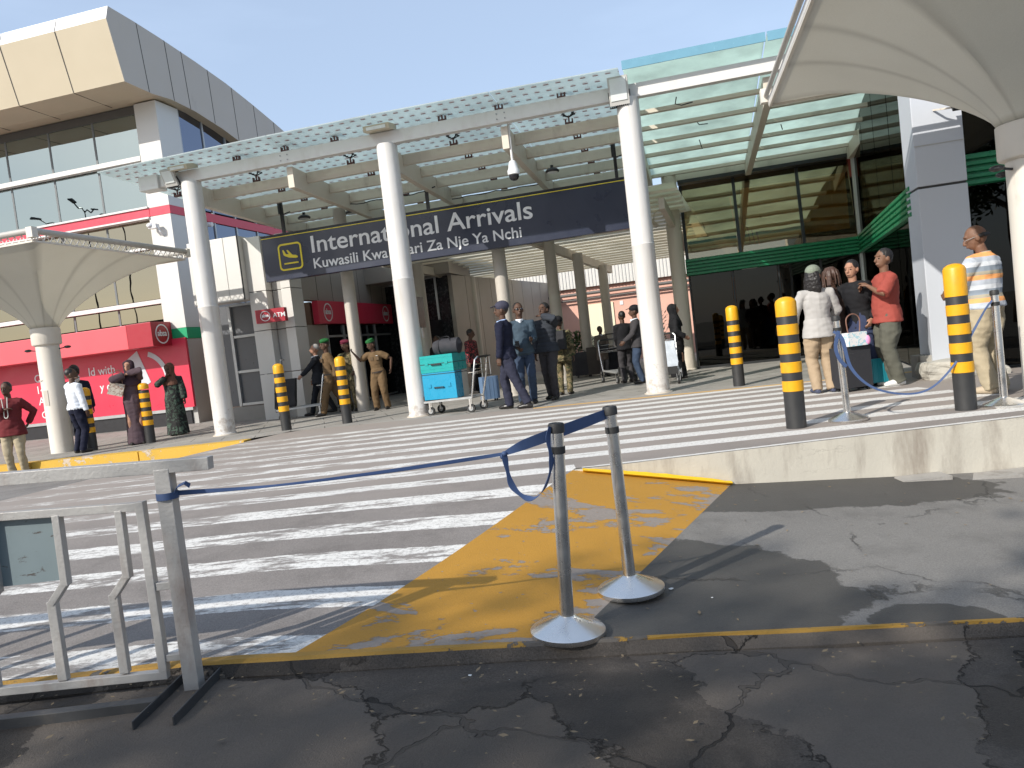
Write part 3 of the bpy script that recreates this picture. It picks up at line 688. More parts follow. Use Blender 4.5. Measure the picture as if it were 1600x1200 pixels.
def rrect(w_, h_, r, n=6):
    out = []
    for cx, cy, a0 in ((w_ - r, h_ - r, 0), (-w_ + r, h_ - r, 90), (-w_ + r, -h_ + r, 180), (w_ - r, -h_ + r, 270)):
        for i in range(n + 1):
            a = R_(a0 + 90 * i / n); out.append((cx + r * math.cos(a), cy + r * math.sin(a)))
    return out
bm = BM(); o1 = rrect(.275, .285, .09); o2 = rrect(.24, .25, .06); n = len(o1); c0 = (-3.22, 3.49)
A = [[bm.verts.new((c0[0] + x, y, c0[1] + z)) for x, z in o] for o in (o1, o2) for y in (1.99, 1.999)]
for i in range(n):
    j = (i + 1) % n
    bm.faces.new((A[0][i], A[0][j], A[2][j], A[2][i])); bm.faces.new((A[1][i], A[3][i], A[3][j], A[1][j])); bm.faces.new((A[0][i], A[1][i], A[1][j], A[0][j])); bm.faces.new((A[2][i], A[2][j], A[3][j], A[3][i]))
bmesh.ops.recalc_face_normals(bm, faces=bm.faces[:])
uv('symbol_frame', bm, yellow_ico, s)
bm = BM()
plane = [(-.17, .12), (-.145, .125), (-.10, .035), (-.03, .02), (-.075, .11), (-.045, .115), (.05, .0), (.13, -.015), (.175, -.045), (.165, -.07), (.12, -.075), (-.03, -.05), (-.13, -.005), (-.155, .02)]
prism(bm, [(c0[0] + x, c0[1] + z + .03) for x, z in plane], 1.99, 1.999); box(bm, c0[0] - .16, c0[0] + .17, 1.99, 1.999, c0[1] - .155, c0[1] - .125)
uv('plane_symbol', bm, yellow_ico, s)
for u in (-3.34, -.05, 3.80):
    bm = BM(); box(bm, u - .03, u + .03, 2.05, 2.11, 4.0, 4.68); box(bm, u - .055, u + .0, 2.03, 2.13, 4.42, 4.72); bar(bm, (u, 2.08, 4.40), (u + .2, 2.08, 4.44), .02, .02)
    uv('hanger_pole', bm, black_metal, s)

# ============================================================ ARRIVALS HALL (right)
h = uvthing('arrivals_hall', 'dark glazed arrivals hall with green corrugated band and silver corner pier', 'building', 6.5, 5.5)
def wallpanes(us, v, z0, z1, m, root, name='window_pane'):
    for a, b in zip(us, us[1:]):
        bm = BM(); box(bm, a + .03, b - .03, v - .006, v + .006, z0, z1); uv(name, bm, m, root)
HU = [4.93, 6.12, 7.5, 8.62]
for a, c in zip(HU, HU[1:]):                              # upper panes lean back, a lean added so they mirror the canopy
    bm = BM(); TM = Matrix.Translation((0, 5.48, 2.56)) @ Matrix.Rotation(R_(-8), 4, 'X'); box(bm, a + .03, c - .03, -.006, .006, 0, 1.745, TM); uv('window_pane', bm, upper_glass, h)
wallpanes([4.93, 5.9, 6.9, 7.8, 8.62], 5.5, .06, 2.16, hall_glass, h)
bm = BM(); box(bm, 4.6, 8.9, 5.58, 5.64, 4.385, 4.64); uv('header_panel', bm, steel_paint, h)
bm = BM(); box(bm, 4.88, 8.7, 5.44, 5.72, 4.30, 4.38); 
for u in (4.93, 6.12, 7.5): box(bm, u - .035, u + .035, -.03, .06, 0, 1.74, Matrix.Translation((0, 5.48, 2.56)) @ Matrix.Rotation(R_(-8), 4, 'X'))
for u in (4.93, 5.9, 6.9, 7.8): box(bm, u - .02, u + .02, 5.47, 5.53, .06, 2.16)
box(bm, 4.9, 8.7, 5.46, 5.54, 0, .055); uv('window_frame', bm, dark_frame, h)
for u in (6.75, 7.05):
    bm = BM(); tube(bm, [(u, 5.40, .85), (u, 5.40, 1.25)], .014, 8); bar(bm, (u, 5.40, .88), (u, 5.50, .88), .015, .015); bar(bm, (u, 5.40, 1.22), (u, 5.50, 1.22), .015, .015); uv('door_handle', bm, chrome, h)
def corrug(bm, p0, p1, z0, z1, nrm, n=5, depth=.05):
    """corrugated band between two plan points"""
    p0, p1, nrm = Vector(p0), Vector(p1), Vector(nrm); prof = []
    for i in range(n):
        a = z0 + (z1 - z0) * i / n; hh = (z1 - z0) / n
        prof += [(a + .001, .004), (a + hh * .18, depth), (a + hh * .72, depth), (a + hh * .88, .004)]
    prof += [(z1, .004), (z1, -.02), (z0, -.02)]
    rings(bm, [[Vector((p.x + nrm.x * d, p.y + nrm.y * d, z)) for z, d in prof] for p in (p0, p1)])
    bmesh.ops.recalc_face_normals(bm, faces=bm.faces[:])
bm = BM(); corrug(bm, (4.88, 5.42, 0), (8.64, 5.42, 0), 2.17, 2.555, (0, -1, 0)); uv('green_band', bm, green_band, h)
SA, SB = Vector((8.68, 5.5, 0)), Vector((8.02, -1.45, 0)); sd_ = (SB - SA).normalized(); sn = Vector((sd_.y, -sd_.x, 0))
if sn.x > 0: sn = -sn
def sidepane(t0, t1, z0, z1, name='side_pane'):
    a, b = SA.lerp(SB, t0), SA.lerp(SB, t1); bm = BM(); bar(bm, a + Vector((0, 0, (z0 + z1) / 2)), b + Vector((0, 0, (z0 + z1) / 2)), .012, z1 - z0); uv(name, bm, hall_glass, h)
for i in range(4): sidepane(i / 4 + .004, (i + 1) / 4 - .004, .05, 4.9)
bm = BM(); corrug(bm, SA + sn * .03, SB + sn * .03, 2.17, 2.60, sn); uv('green_band', bm, green_band, h)
bm = BM(); box(bm, 8.62, 8.78, 5.40, 5.56, 0, 4.9); uv('corner_post', bm, mat('pale_post_paint', (.55, .58, .57), .4), h)
bm = BM(); box(bm, 8.79, 8.83, 5.40, 5.56, 0, 4.9); uv('post_trim', bm, dark_frame, h)
# silver pier
bm = BM(); box(bm, 7.96, 8.55, -1.82, -1.25, .20, 2.475); box(bm, 7.96, 8.55, -1.82, -1.25, 2.505, 6.0); uv('pier_cladding', bm, blue_clad, h, bev=.01)
bm = BM(); box(bm, 7.975, 8.535, -1.805, -1.27, .2, 5.9); uv('pier_joint', bm, joint_m, h)
bm = BM(); box(bm, 7.962, 8.548, -1.826, -1.822, 3.02, 3.03); uv('pier_trim', bm, grey_clad, h)
# wall to the right of the pier
wallpanes([8.58, 10.2, 11.8], -1.55, .05, 2.44, hall_glass, h); wallpanes([8.58, 10.2, 11.8], -1.55, 2.86, 5.5, hall_glass, h)
bm = BM(); corrug(bm, (8.56, -1.6, 0), (11.9, -1.6, 0), 2.45, 2.86, (0, -1, 0)); uv('green_band', bm, green_band, h)
bm = BM(); box(bm, 8.555, 8.60, -1.62, -1.5, 0, 5.6); box(bm, 10.17, 10.23, -1.62, -1.5, 0, 5.6); uv('window_frame', bm, dark_frame, h)
# interior
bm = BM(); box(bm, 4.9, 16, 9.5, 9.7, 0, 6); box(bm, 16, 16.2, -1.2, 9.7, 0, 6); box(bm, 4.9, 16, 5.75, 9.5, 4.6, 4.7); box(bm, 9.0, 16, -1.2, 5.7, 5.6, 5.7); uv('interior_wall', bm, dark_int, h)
bm = BM(); box(bm, 6.28, 8.55, 5.92, 5.96, 2.80, 4.05); uv('interior_blind', bm, mat('bright_tan_blind', (.80, .58, .22), .7), h)
bm = BM(); box(bm, 9.3, 9.35, .1, 4.9, 2.7, 4.6); uv('interior_blind', bm, mat('brown_blind', (.30, .17, .07), .7), h)
bm = BM(); box(bm, 5.3, 7.2, 7.0, 7.06, 1.35, 2.1); uv('interior_screen', bm, orange_int, h)
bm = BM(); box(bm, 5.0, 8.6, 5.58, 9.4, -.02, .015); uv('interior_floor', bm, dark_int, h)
for i, (u0, z0, z1) in enumerate(((6.02, 3.15, 3.85), (6.10, 3.0, 3.45), (6.22, 2.9, 3.2), (6.32, 2.75, 3.3), (6.42, 2.72, 3.05), (6.52, 2.68, 3.0))):   # red vertical rods behind the glass
    bm = BM(); tube(bm, [(u0 + .05, 5.68, z0), (u0, 5.68, z1)], .014, 8); uv('red_rod', bm, mat('red_rod_paint', (.4, .03, .03), .5), h)
bm = BM(); bar(bm, (8.75, 5.9, 5.2), (8.62, 5.72, 3.9), .13, .10); uv('red_brace', bm, mat('red_oxide_paint', (.32, .06, .04), .6), h)
# corner column
c = uvthing('round_column', 'round cream column at the corner where the dark glass hall begins', 'column', 4.70, 5.35)
bm = BM(); lathe(bm, [(.17, 0), (.17, 4.5)], 28); tag(c, c['label'], 'column'); obj('shaft', bm, steel_paint, c, smooth=True)
bm = BM(); lathe(bm, [(.19, 0), (.19, .03), (.171, .05)], 28); obj('base_ring', bm, steel_paint, c, smooth=True)
f = uvthing('security_camera', 'small cream security camera on a curved arm beside the corner column', 'security camera', 4.42, 4.6, 3.35)
bm = BM(); tube(bm, [(.12, 0, .25), (0, 0, .3), (-.1, 0, .24), (-.12, 0, .1)], .014, 8); obj('arm', bm, steel_paint, f, smooth=True)
bm = BM(); bar(bm, (-.2, -.05, .12), (-.05, 0, -.05), .08, .07); obj('housing', bm, steel_paint, f, bev=.01)
# floodlight on the pier
f = uvthing('floodlight', 'small black floodlight with a bent bracket high on the silver pier', 'floodlight', 8.38, -1.83, 3.42)
bm = BM(); bar(bm, (-.16, .0, .03), (-.10, -.12, .0), .02, .02); bar(bm, (-.10, -.12, 0), (.02, -.20, -.02), .02, .02); obj('bracket', bm, steel_paint, f)
bm = BM(); box(bm, -.09, .09, -.03, .03, -.07, .07, Matrix.Translation((.08, -.22, 0)) @ Matrix.Rotation(R_(-35), 4, 'X')); obj('housing', bm, black_metal, f, bev=.01)
bm = BM(); box(bm, -.075, .075, -.035, -.031, -.055, .055, Matrix.Translation((.08, -.22, 0)) @ Matrix.Rotation(R_(-35), 4, 'X')); obj('lens', bm, glass_dk, f)
# rough stones at the pier foot
for n, (u, v, sx, sy, sz, lb) in enumerate(((8.20, -1.9, .42, .26, .25, 'large rough grey stone block under the silver pier'), (8.62, -1.95, .16, .18, .12, 'small rough stone just right of the block under the pier'))):
    r = uvthing('stone_block', lb, 'stone', u, v); bm = BM(); bmesh.ops.create_cube(bm, size=1)
    bmesh.ops.subdivide_edges(bm, edges=bm.edges[:], cuts=6, use_grid_fill=True)
    for q in bm.verts:
        d = q.co.normalized() * .62; q.co = q.co.lerp(d, .35); q.co = Vector((q.co.x * sx * 2, q.co.y * sy * 2, (q.co.z + .42) * sz))
        q.co += Vector((1, 1, .6)) * noise.fractal(q.co * 4 + Vector((n * 7, 0, 0)), 1, 2, 4) * .05
    bm2 = obj('stone', bm, rock_m, r, smooth=False)

# ============================================================ WALKWAY CANOPY behind the sign
t = uvthing('walkway_canopy', 'long slatted cream walkway roof on two rows of slim round columns', 'canopy', .5, 8)
wz = lambda v: 3.55 - .058 * (v - 3)
PCOL = [(1.13, 2.77), (1.77, 5.25), (2.10, 7.5), (2.42, 10.2)]; LCOL = [(-2.41, 2.91), (-1.72, 5.6), (-1.35, 9.0)]
for (u, v) in PCOL + LCOL:
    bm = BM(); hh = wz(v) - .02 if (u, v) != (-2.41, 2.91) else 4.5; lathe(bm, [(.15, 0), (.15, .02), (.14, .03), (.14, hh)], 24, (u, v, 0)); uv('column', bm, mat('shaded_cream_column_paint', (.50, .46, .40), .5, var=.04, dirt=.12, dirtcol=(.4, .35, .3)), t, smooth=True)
def uline(v, a): return lerp(a[0], a[1], (v - 3) / 11.)
for a in ((-2.5, -.9), (1.15, 2.9), (4.55, 5.2)):
    bm = BM(); bar(bm, (uline(3, a), 3, wz(3)), (uline(11.6, a), 11.6, wz(11.6)), .12, .22); uv('rafter', bm, steel_paint, t)
for k in range(21):
    v = 3.05 + k * .46; z = wz(v) + .22
    bm = BM(); box(bm, -2.8 + .12 * (v - 3), 4.9 + .05 * (v - 3), v - .02, v + .02, z, z + .05); uv('roof_slat', bm, mat('pale_slat_paint', (.78, .72, .60), .6), t)
bm = BM(); bar(bm, (1.1, 3.0, wz(3) + .31), (2.05, 12.5, wz(12.5) + .31), 7.5, .02); uv('roof_sheet', bm, canopy_glass('milky_white_roof_sheet', (.92, .88, .78), False), t)
bm = BM(); rs = []
pts = []
for i in range(215):
    u = -2 + i * .062; pts.append((u, 15.62 + (.03 if i % 2 else 0)))
    pts.append((u + .05, 15.62 + (.03 if i % 2 else 0)))
rings(bm, [[Vector((u, v, 2.86)), Vector((u, v, 3.62)), Vector((u, v + .03, 3.62)), Vector((u, v + .03, 2.86))] for u, v in pts]); uv('corrugated_fascia', bm, white_panel, t)
# far pink wall with its gutter pipe and pale door
b = uvthing('pink_building', 'far pink rendered wall with pale yellow doorway and grey pipes', 'building', 6, 15.8)
bm = BM(); box(bm, -.6, 14, 15.8, 16.1, 0, 2.95); uv('wall', bm, pink_wall, b)
bm = BM(); box(bm, .95, 2.05, 15.75, 15.795, .0, 2.2); uv('door', bm, pale_yellow, b)
bm = BM(); box(bm, -.6, 14, 15.72, 16.2, 2.955, 3.75); uv('roof', bm, white_panel, b)
bm = BM(); tube(bm, [(-.5, 15.55, 2.62), (14, 15.55, 2.62)], .06, 8); tube(bm, [(-.5, 15.6, 2.42), (4, 15.6, 2.44), (14, 15.6, 2.42)], .03, 8); uv('pipe', bm, mat('grey_pipe', (.12, .11, .10), .6), b, smooth=True)
bm = BM(); box(bm, 2.3, 2.42, 15.78, 15.79, 2.05, 2.2); uv('small_sign', bm, letter, b)
# long clad wall left of the passage
b = uvthing('passage_wall', 'long beige panelled wall running back along the left of the walkway', 'wall', -.9, 8)
P0, P1 = (-1.55, 7.6), (-.35, 15.6)
for k in range(9):
    a = Vector((*P0, 0)).lerp(Vector((*P1, 0)), k / 9 + .0015); c = Vector((*P0, 0)).lerp(Vector((*P1, 0)), (k + 1) / 9 - .0015)
    bm = BM(); bar(bm, a + Vector((0, 0, 1.6)), c + Vector((0, 0, 1.6)), .12, 3.2); uv('panel', bm, beige_clad, b)
b = uvthing('glazed_screen', 'dark glazed screen wall closing the corner behind the bank doors', 'wall', -3, 7)
bm = BM(); bar(bm, (-4.3, 8.8, 1.6), (-1.62, 7.62, 1.6), .08, 3.2); uv('dark_panel', bm, mat('dark_screen_panel', (.03, .032, .035), .25), b)
for f_ in (.08, .35, .6, .85):
    p = Vector((-4.3, 8.8, 0)).lerp(Vector((-1.62, 7.62, 0)), f_); bm = BM(); box(bm, p.x - .03, p.x + .03, p.y - .09, p.y + .0, 0, 3.2); uv('mullion', bm, alu, b)
bm = BM(); bar(bm, (-3.2, 8.25, 1.55), (-1.95, 7.70, 1.55), .25, .9); uv('dark_box', bm, black_metal, b)
bm = BM(); box(bm, -4.3, -1.4, 7.2, 9.2, 3.22, 4.4); uv('upper_cladding', bm, beige_clad, b)
for k, (u, v, z, lb) in enumerate(((-1.55, 4.9, 1.75, 'black flat screen mounted high beside the walkway column'),)):
    f = uvthing('display_screen', lb, 'screen', u, v, z)
    bm = BM(); box(bm, -.03, .03, -.28, .28, -.0, .75); obj('screen', bm, black_metal, f, bev=.006)
    bm = BM(); bar(bm, (0, 0, .0), (.02, 0, -.25), .05, .05); obj('bracket', bm, alu, f)
f = uvthing('kiosk_stand', 'tall cream framed kiosk panel standing left of the man in navy jumper', 'kiosk', -1.15, 5.6)
bm = BM(); box(bm, -.22, -.16, -.02, .02, 0, 1.3); box(bm, .16, .22, -.02, .02, 0, 1.3); box(bm, -.22, .22, -.02, .02, 1.3, 1.36); obj('frame', bm, mat('pale_kiosk_frame', (.55, .5, .36), .5), f)
bm = BM(); box(bm, -.15, .15, -.01, .01, .25, 1.28); obj('panel', bm, dark_int, f)
f = uvthing('planter', 'black box planter with bushy leaves between the walkway columns', 'planter', 1.62, 8.6)
bm = BM(); box(bm, -.42, .42, -.3, .3, 0, .62); obj('box', bm, black_metal, f, bev=.01)
bm = BM()
for i in range(420):
    a = random.uniform(0, 6.28); r = random.uniform(0, .5) ** .8; z = .62 + random.uniform(0, .62) * (1 - r * .7); p = Vector((r * math.cos(a), r * .8 * math.sin(a), z))
    d = Vector((math.cos(a), math.sin(a), random.uniform(.2, 1.2))).normalized() * random.uniform(.08, .18); s_ = d.cross(Vector((0, 0, 1))).normalized() * .022
    bm.faces.new([bm.verts.new(q) for q in (p - s_, p + d * .5 - s_ * 1.5 + Vector((0, 0, .01)), p + d, p + d * .5 + s_ * 1.5)])
obj('leaves', bm, mat('plant_leaf', (.05, .09, .025), .5, var=.5), f)
f = uvthing('planter', 'second planter with upright leaves behind the walkway beside the dark robe', 'planter', 3.75, 12.2)
bm = BM(); box(bm, -.3, .3, -.3, .3, 0, .6); obj('box', bm, black_metal, f, bev=.01)
bm = BM()
for i in range(200):
    a = random.uniform(0, 6.28); r = random.uniform(0, .35); z = .6 + random.uniform(0, .9); p = Vector((r * math.cos(a), r * math.sin(a), z))
    d = Vector((math.cos(a), math.sin(a), random.uniform(.2, 1.2))).normalized() * .16; s_ = d.cross(Vector((0, 0, 1))).normalized() * .022
    bm.faces.new([bm.verts.new(q) for q in (p - s_, p + d * .5 - s_ * 1.5, p + d, p + d * .5 + s_ * 1.5)])
obj('leaves', bm, MATS['plant_leaf'], f)

# ============================================================ BANK LOGO helper
def bank_logo(M, r, root, word='absa', m=letter, ring=True, txt=None):
    if ring:
        for a0, a1 in ((18, 162), (198, 342)):
            bm = BM(); n = 26; rs = []
            for i in range(n + 1):
                a = R_(lerp(a0, a1, i / n)); ca, sa = math.cos(a), math.sin(a)
                rs.append([M @ Vector((rr * ca, rr * sa, zz)) for rr, zz in ((r, 0), (r, .006), (r * .87, .006), (r * .87, 0))])
            rings(bm, rs); bmesh.ops.recalc_face_normals(bm, faces=bm.faces[:]); obj('logo_ring', bm, m, root)
    text_mesh('logo_lettering', word, r * .86, M @ Matrix.Translation((0, -r * .2, .001)), m, root, .004, 'CENTER', sx=.92, bold=.004)
    for sgn in (-1, 1):
        bm = BM(); rs = []
        for i in range(9):
            a = R_(lerp(-17, 17, i / 8)); rs.append([M @ Vector((sgn * rr * math.cos(a), rr * math.sin(a), zz)) for rr, zz in ((r, 0), (r, .006), (r * .88, .006), (r * .88, 0))])
        rings(bm, rs); bmesh.ops.recalc_face_normals(bm, faces=bm.faces[:]); obj('logo_bracket', bm, m, root)

# ============================================================ BANK ENTRANCE BLOCK (middle left)
b = uvthing('bank_entrance_block', 'cream clad entrance block with dark doors between the tower and the walkway', 'building', -4.5, 3.2)
bm = BM(); box(bm, -6.2, -4.86, 2.7, 3.2, 2.80, 4.25); box(bm, -5.62, -5.25, 2.685, 2.699, 2.80, 4.25); uv('upper_cladding', bm, white_panel, b, bev=.008)
bm = BM(); box(bm, -5.24, -4.88, 2.69, 2.699, 2.81, 4.25); uv('cladding_panel', bm, white_panel, b)
bm = BM(); box(bm, -4.88, -4.865, 2.66, 2.70, 2.8, 4.25); uv('cladding_joint', bm, joint_m, b)
bm = BM(); box(bm, -6.2, -4.95, 3.6, 3.66, .35, 2.8); uv('recess_wall', bm, mat('grey_recess_panel', (.10, .105, .115), .35), b)
bm = BM(); box(bm, -6.2, -4.9, 3.35, 3.7, 0, .34); uv('plinth', bm, mat('grey_plinth', (.25, .24, .22), .8, dirt=.2), b)
for u in (-5.9, -5.12):
    bm = BM(); box(bm, u - .035, u + .035, 3.53, 3.60, .35, 2.8); uv('door_frame', bm, alu, b)
for z in (.36, 1.15, 2.0, 2.76):
    bm = BM(); box(bm, -5.86, -4.92, 3.54, 3.60, z, z + .06); uv('door_rail', bm, alu, b)
for z0, z1 in ((0, 1.05), (1.065, 2.05), (2.065, 2.95), (2.965, 4.2)):    # lit pier, recessed pier with its shade put in as grey, bright strip
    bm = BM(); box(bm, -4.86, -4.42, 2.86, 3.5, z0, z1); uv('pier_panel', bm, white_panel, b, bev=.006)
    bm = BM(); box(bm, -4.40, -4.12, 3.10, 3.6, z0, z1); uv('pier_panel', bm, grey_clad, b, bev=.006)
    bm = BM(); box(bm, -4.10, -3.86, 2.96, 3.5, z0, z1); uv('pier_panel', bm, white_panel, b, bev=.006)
IW = -3.9
bm = BM(); box(bm, IW - .25, IW, 3.5, 9.0, 2.70, 4.3); uv('side_cladding', bm, beige_clad, b)
bm = BM()
for v in (4.3, 5.1, 5.9, 6.7, 7.5, 8.3): box(bm, IW + .0005, IW + .003, v - .008, v + .008, 2.7, 4.3)
uv('cladding_joint', bm, joint_m, b)
bm = BM(); box(bm, IW - .25, IW - .02, 3.5, 4.6, 0, 2.1); uv('side_wall', bm, beige_clad, b)
for v0, v1 in ((4.62, 5.5), (5.56, 6.5), (6.56, 7.5), (7.56, 8.7)):
    bm = BM(); box(bm, IW - .05, IW - .035, v0, v1, .08, 1.78); uv('door_pane', bm, door_glass, b)
    bm = BM(); box(bm, IW - .05, IW - .035, v0, v1, 1.84, 2.08); uv('transom_pane', bm, door_glass, b)
bm = BM()
for v in (4.59, 5.53, 6.53, 7.53, 8.73): box(bm, IW - .07, IW + .0, v - .03, v + .03, .06, 2.1)
box(bm, IW - .07, IW - .001, 4.6, 8.73, 1.785, 1.835); box(bm, IW - .07, IW - .001, 4.6, 8.73, .03, .078); uv('door_frame', bm, alu, b)
bm = BM(); box(bm, IW - 3.2, IW - 3.1, 4.5, 9, 0, 2.7); box(bm, IW - 3.1, IW - .3, 9.0, 9.1, 0, 2.7); box(bm, IW - 3.1, IW - .3, 4.4, 4.5, 0, 2.7); box(bm, IW - 3.1, IW - .26, 4.5, 9, 2.6, 2.68); uv('interior_wall', bm, mat('warm_interior', (.25, .16, .10), .8), b)
for z in (1.3, 1.65):
    bm = BM(); box(bm, IW - .019, IW - .01, 4.1, 4.32, z - .12, z + .05); uv('wall_notice', bm, dark_red if z > 1.5 else letter, b)
g = uvthing('bank_fascia_sign', 'long red bank sign with two absa ring logos above the glass doors', 'sign', IW + .05, 6.3, 2.1)
bm = BM(); box(bm, IW + .005, IW + .16, 3.93, 8.72, 2.11, 2.67); uv('sign_box', bm, red_sign, g, bev=.01)
SM = lambda v, z: Matrix.Translation((IW + .162 - (IW + .05), v - 6.3, z - 2.1)) @ Matrix.Rotation(R_(90), 4, 'Z') @ Matrix.Rotation(R_(90), 4, 'X')
bank_logo(SM(4.42, 2.39), .225, g); bank_logo(SM(8.02, 2.39), .225, g)
g = uvthing('cash_machine_sign', 'small red projecting sign with ring logo and ATM lettering on the cream pier', 'sign', -4.2, 2.6, 2.2)
M0 = Matrix.Rotation(R_(8), 4, 'Z')
bm = BM(); box(bm, -.33, .33, -.08, .08, .0, .30, M0); obj('sign_box', bm, dark_red, g, bev=.008)
bm = BM(); box(bm, -.345, -.331, -.082, .082, -.002, .302, M0); obj('lit_edge', bm, red_face, g)
bm = BM(); box(bm, -.02, .02, .08, .3, .1, .2, M0); obj('bracket', bm, black_metal, g)
bank_logo(M0 @ Matrix.Translation((-.12, -.083, .15)) @ Matrix.Rotation(R_(90), 4, 'X'), .115, g)
text_mesh('lettering', 'ATM', .14, M0 @ Matrix.Translation((.06, -.083, .10)) @ Matrix.Rotation(R_(90), 4, 'X'), letter, g, .004, bold=.002)

# ============================================================ TOWER (left)
b = uvthing('terminal_tower', 'two storey glazed terminal block with a curved cream overhanging roof', 'building', -12, 5)
VW = 4.5; MU = [-8.42 - 1.42 * k for k in range(8)]
for a, c in zip(MU, MU[1:]):
    for z0, z1 in ((2.80, 3.18), (3.34, 4.62), (4.70, 5.38), (5.70, 6.86), (7.02, 8.12)):
        bm = BM(); box(bm, c + .02, a - .02, VW + .05, VW + .06, z0, z1); uv('window_pane', bm, tower_glass if z0 > 4.9 else glass_mat('bronze_reflective_glass', (.10, .09, .07), .40, (.62, .56, .42)) if 'bronze_reflective_glass' not in MATS else MATS['bronze_reflective_glass'] if z0 < 5 else tower_glass, b)
bm = BM()
for u in MU[1:]: box(bm, u - .028, u + .028, VW + .04, VW + .09, 2.75, 8.3)
uv('mullion', bm, mat('dark_grey_mullion', (.14, .15, .155), .4), b)
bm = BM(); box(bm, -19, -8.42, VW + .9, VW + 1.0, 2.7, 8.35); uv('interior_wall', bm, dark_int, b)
bm = BM(); box(bm, -19, -8.40, VW + .02, VW + .07, 8.12, 8.33); uv('soffit_reflection', bm, mat('dark_soffit_reflection', (.09, .085, .08), .5), b)  # dark strip painted for the soffit mirrored in the top glass
for z0, z1, m_, d in ((6.88, 7.0, white_paint, .12), (3.20, 3.31, white_paint, .10), (4.63, 4.69, white_paint, .06)):
    bm = BM(); box(bm, -19, -8.40, VW - d, VW + .05, z0, z1); uv('window_rail', bm, m_, b)
bm = BM(); box(bm, -19, -8.34, VW - .14, VW + .05, 5.43, 5.64); uv('red_band', bm, red_band, b)
bm = BM(); box(bm, -19, -8.36, VW - .18, VW + .05, 5.645, 5.69); box(bm, -19, -8.36, VW - .17, VW + .05, 5.385, 5.425); uv('band_trim', bm, white_paint, b)
# corner pier
bm = BM(); box(bm, -8.38, -7.74, VW - .12, VW + .75, 2.50, 5.43); box(bm, -8.38, -7.74, VW - .12, VW + .75, 5.65, 6.55); box(bm, -8.38, -7.74, VW - .12, VW + .75, 6.56, 8.30); uv('corner_pier', bm, white_panel, b, bev=.006)
bm = BM(); box(bm, -8.39, -7.73, VW - .13, VW + .76, 5.435, 5.645); uv('red_band', bm, red_band, b)
bm = BM(); box(bm, -8.39, -7.73, VW - .13, VW + .76, 2.21, 2.495); uv('green_band', bm, green_paint, b)
bm = BM(); box(bm, -8.38, -7.74, VW - .12, VW + .75, 0, 2.205); uv('pier_foot', bm, grey_clad, b)
# side wall: blue glass, red band, clad panels
for v0, v1 in ((5.30, 6.25), (6.33, 7.3), (7.38, 8.4), (8.48, 9.6), (9.68, 10.8)):
    bm = BM(); box(bm, -7.80, -7.79, v0, v1, 5.72, 8.35); uv('window_pane', bm, blue_glass, b)
    bm = BM(); box(bm, -7.80, -7.79, v0, v1, 3.2, 5.40); uv('window_pane', bm, blue_glass, b)
bm = BM()
for v in (5.28, 6.29, 7.34, 8.44, 9.64): box(bm, -7.83, -7.76, v - .03, v + .03, 3.2, 8.35)
uv('mullion', bm, alu, b)
bm = BM(); box(bm, -7.86, -7.75, 5.26, 11, 5.42, 5.66); uv('red_band', bm, red_band, b)
bm = BM(); box(bm, -8.1, -7.78, 5.26, 11, 0, 3.18); uv('side_cladding', bm, grey_clad, b)
bm = BM(); box(bm, -8.6, -8.5, 5.3, 11, 3, 8.4); uv('interior_wall', bm, dark_int, b)
# roof: extruded along u; profile in v,z of side fascia; curved top falling back
US = -7.5
top = [(2.83, 9.99), (3.65, 9.95), (4.55, 9.88), (6.0, 9.73), (7.35, 9.55), (8.55, 9.32), (9.8, 9.05), (11.0, 8.76), (12.3, 8.4)]
bot = [(12.3, 7.2), (8.07, 7.86), (6.88, 8.13), (5.68, 8.31), (4.72, 8.36), (4.0, 8.30), (3.05, 8.32)]
frontv = [(2.72, 9.67)]
U0 = -30
bm = BM(); prof = top + bot + frontv
rings(bm, [[Vector((u, v, z)) for v, z in prof] for u in (U0, US)]); bmesh.ops.recalc_face_normals(bm, faces=bm.faces[:]); ro = uv('roof', bm, [cream_panel, mat('taupe_fascia', (.50, .445, .385), .5, var=.04, scale=1, dirt=.1, dirtcol=(.26, .22, .19)), mat('white_roof_edge', (.85, .84, .82), .4)], b)
for pl in ro.data.polygons:
    nrm = pl.normal
    if abs(nrm.x) > .9: pl.material_index = 1
    elif nrm.y < -.3 and pl.center.z > 9.6: pl.material_index = 2
bm = BM()
for (v, z), (v2, z2) in (((3.75, 9.94), (3.9, 8.31)), ((4.75, 9.865), (4.85, 8.36)), ((5.4, 9.80), (5.5, 8.32)), ((6.5, 9.67), (6.55, 8.2)), ((7.6, 9.5), (7.65, 7.97)), ((8.7, 9.28), (8.75, 7.76)), ((9.8, 9.04), (9.8, 7.6))):
    bm = BM(); bar(bm, (US + .0015, v, z), (US + .0015, v2, z2), .022, .004, up=Vector((1, 0, 0))); uv('roof_joint', bm, joint_m, b)
for k in range(7):
    u = US - 1.45 - 1.62 * k; bm = BM()
    bar(bm, (u, 2.829, 9.985), (u, 2.718, 9.68), .018, .006, up=Vector((0, 1, 0))); bar(bm, (u, 2.715, 9.66), (u, 3.045, 8.325), .02, .006, up=Vector((0, 1, 0))); bar(bm, (u, 3.06, 8.316), (u, 4.3, 8.298), .018, .006)
    uv('roof_joint', bm, joint_m, b)
f = uvthing('floodlight', 'white security floodlight on the corner pier below the red band', 'floodlight', -8.15, 4.2, 5.08)
bm = BM(); sphere(bm, (-.08, -.02, .08), (.09, .09, .07)); box(bm, -.12, .10, -.05, .10, .0, .11); obj('housing', bm, cam_white, f, bev=.01)
bm = BM(); tube(bm, [(.10, .02, .02), (.14, .06, -.1), (.12, .16, -.18)], .02, 8); obj('arm', bm, cam_white, f)
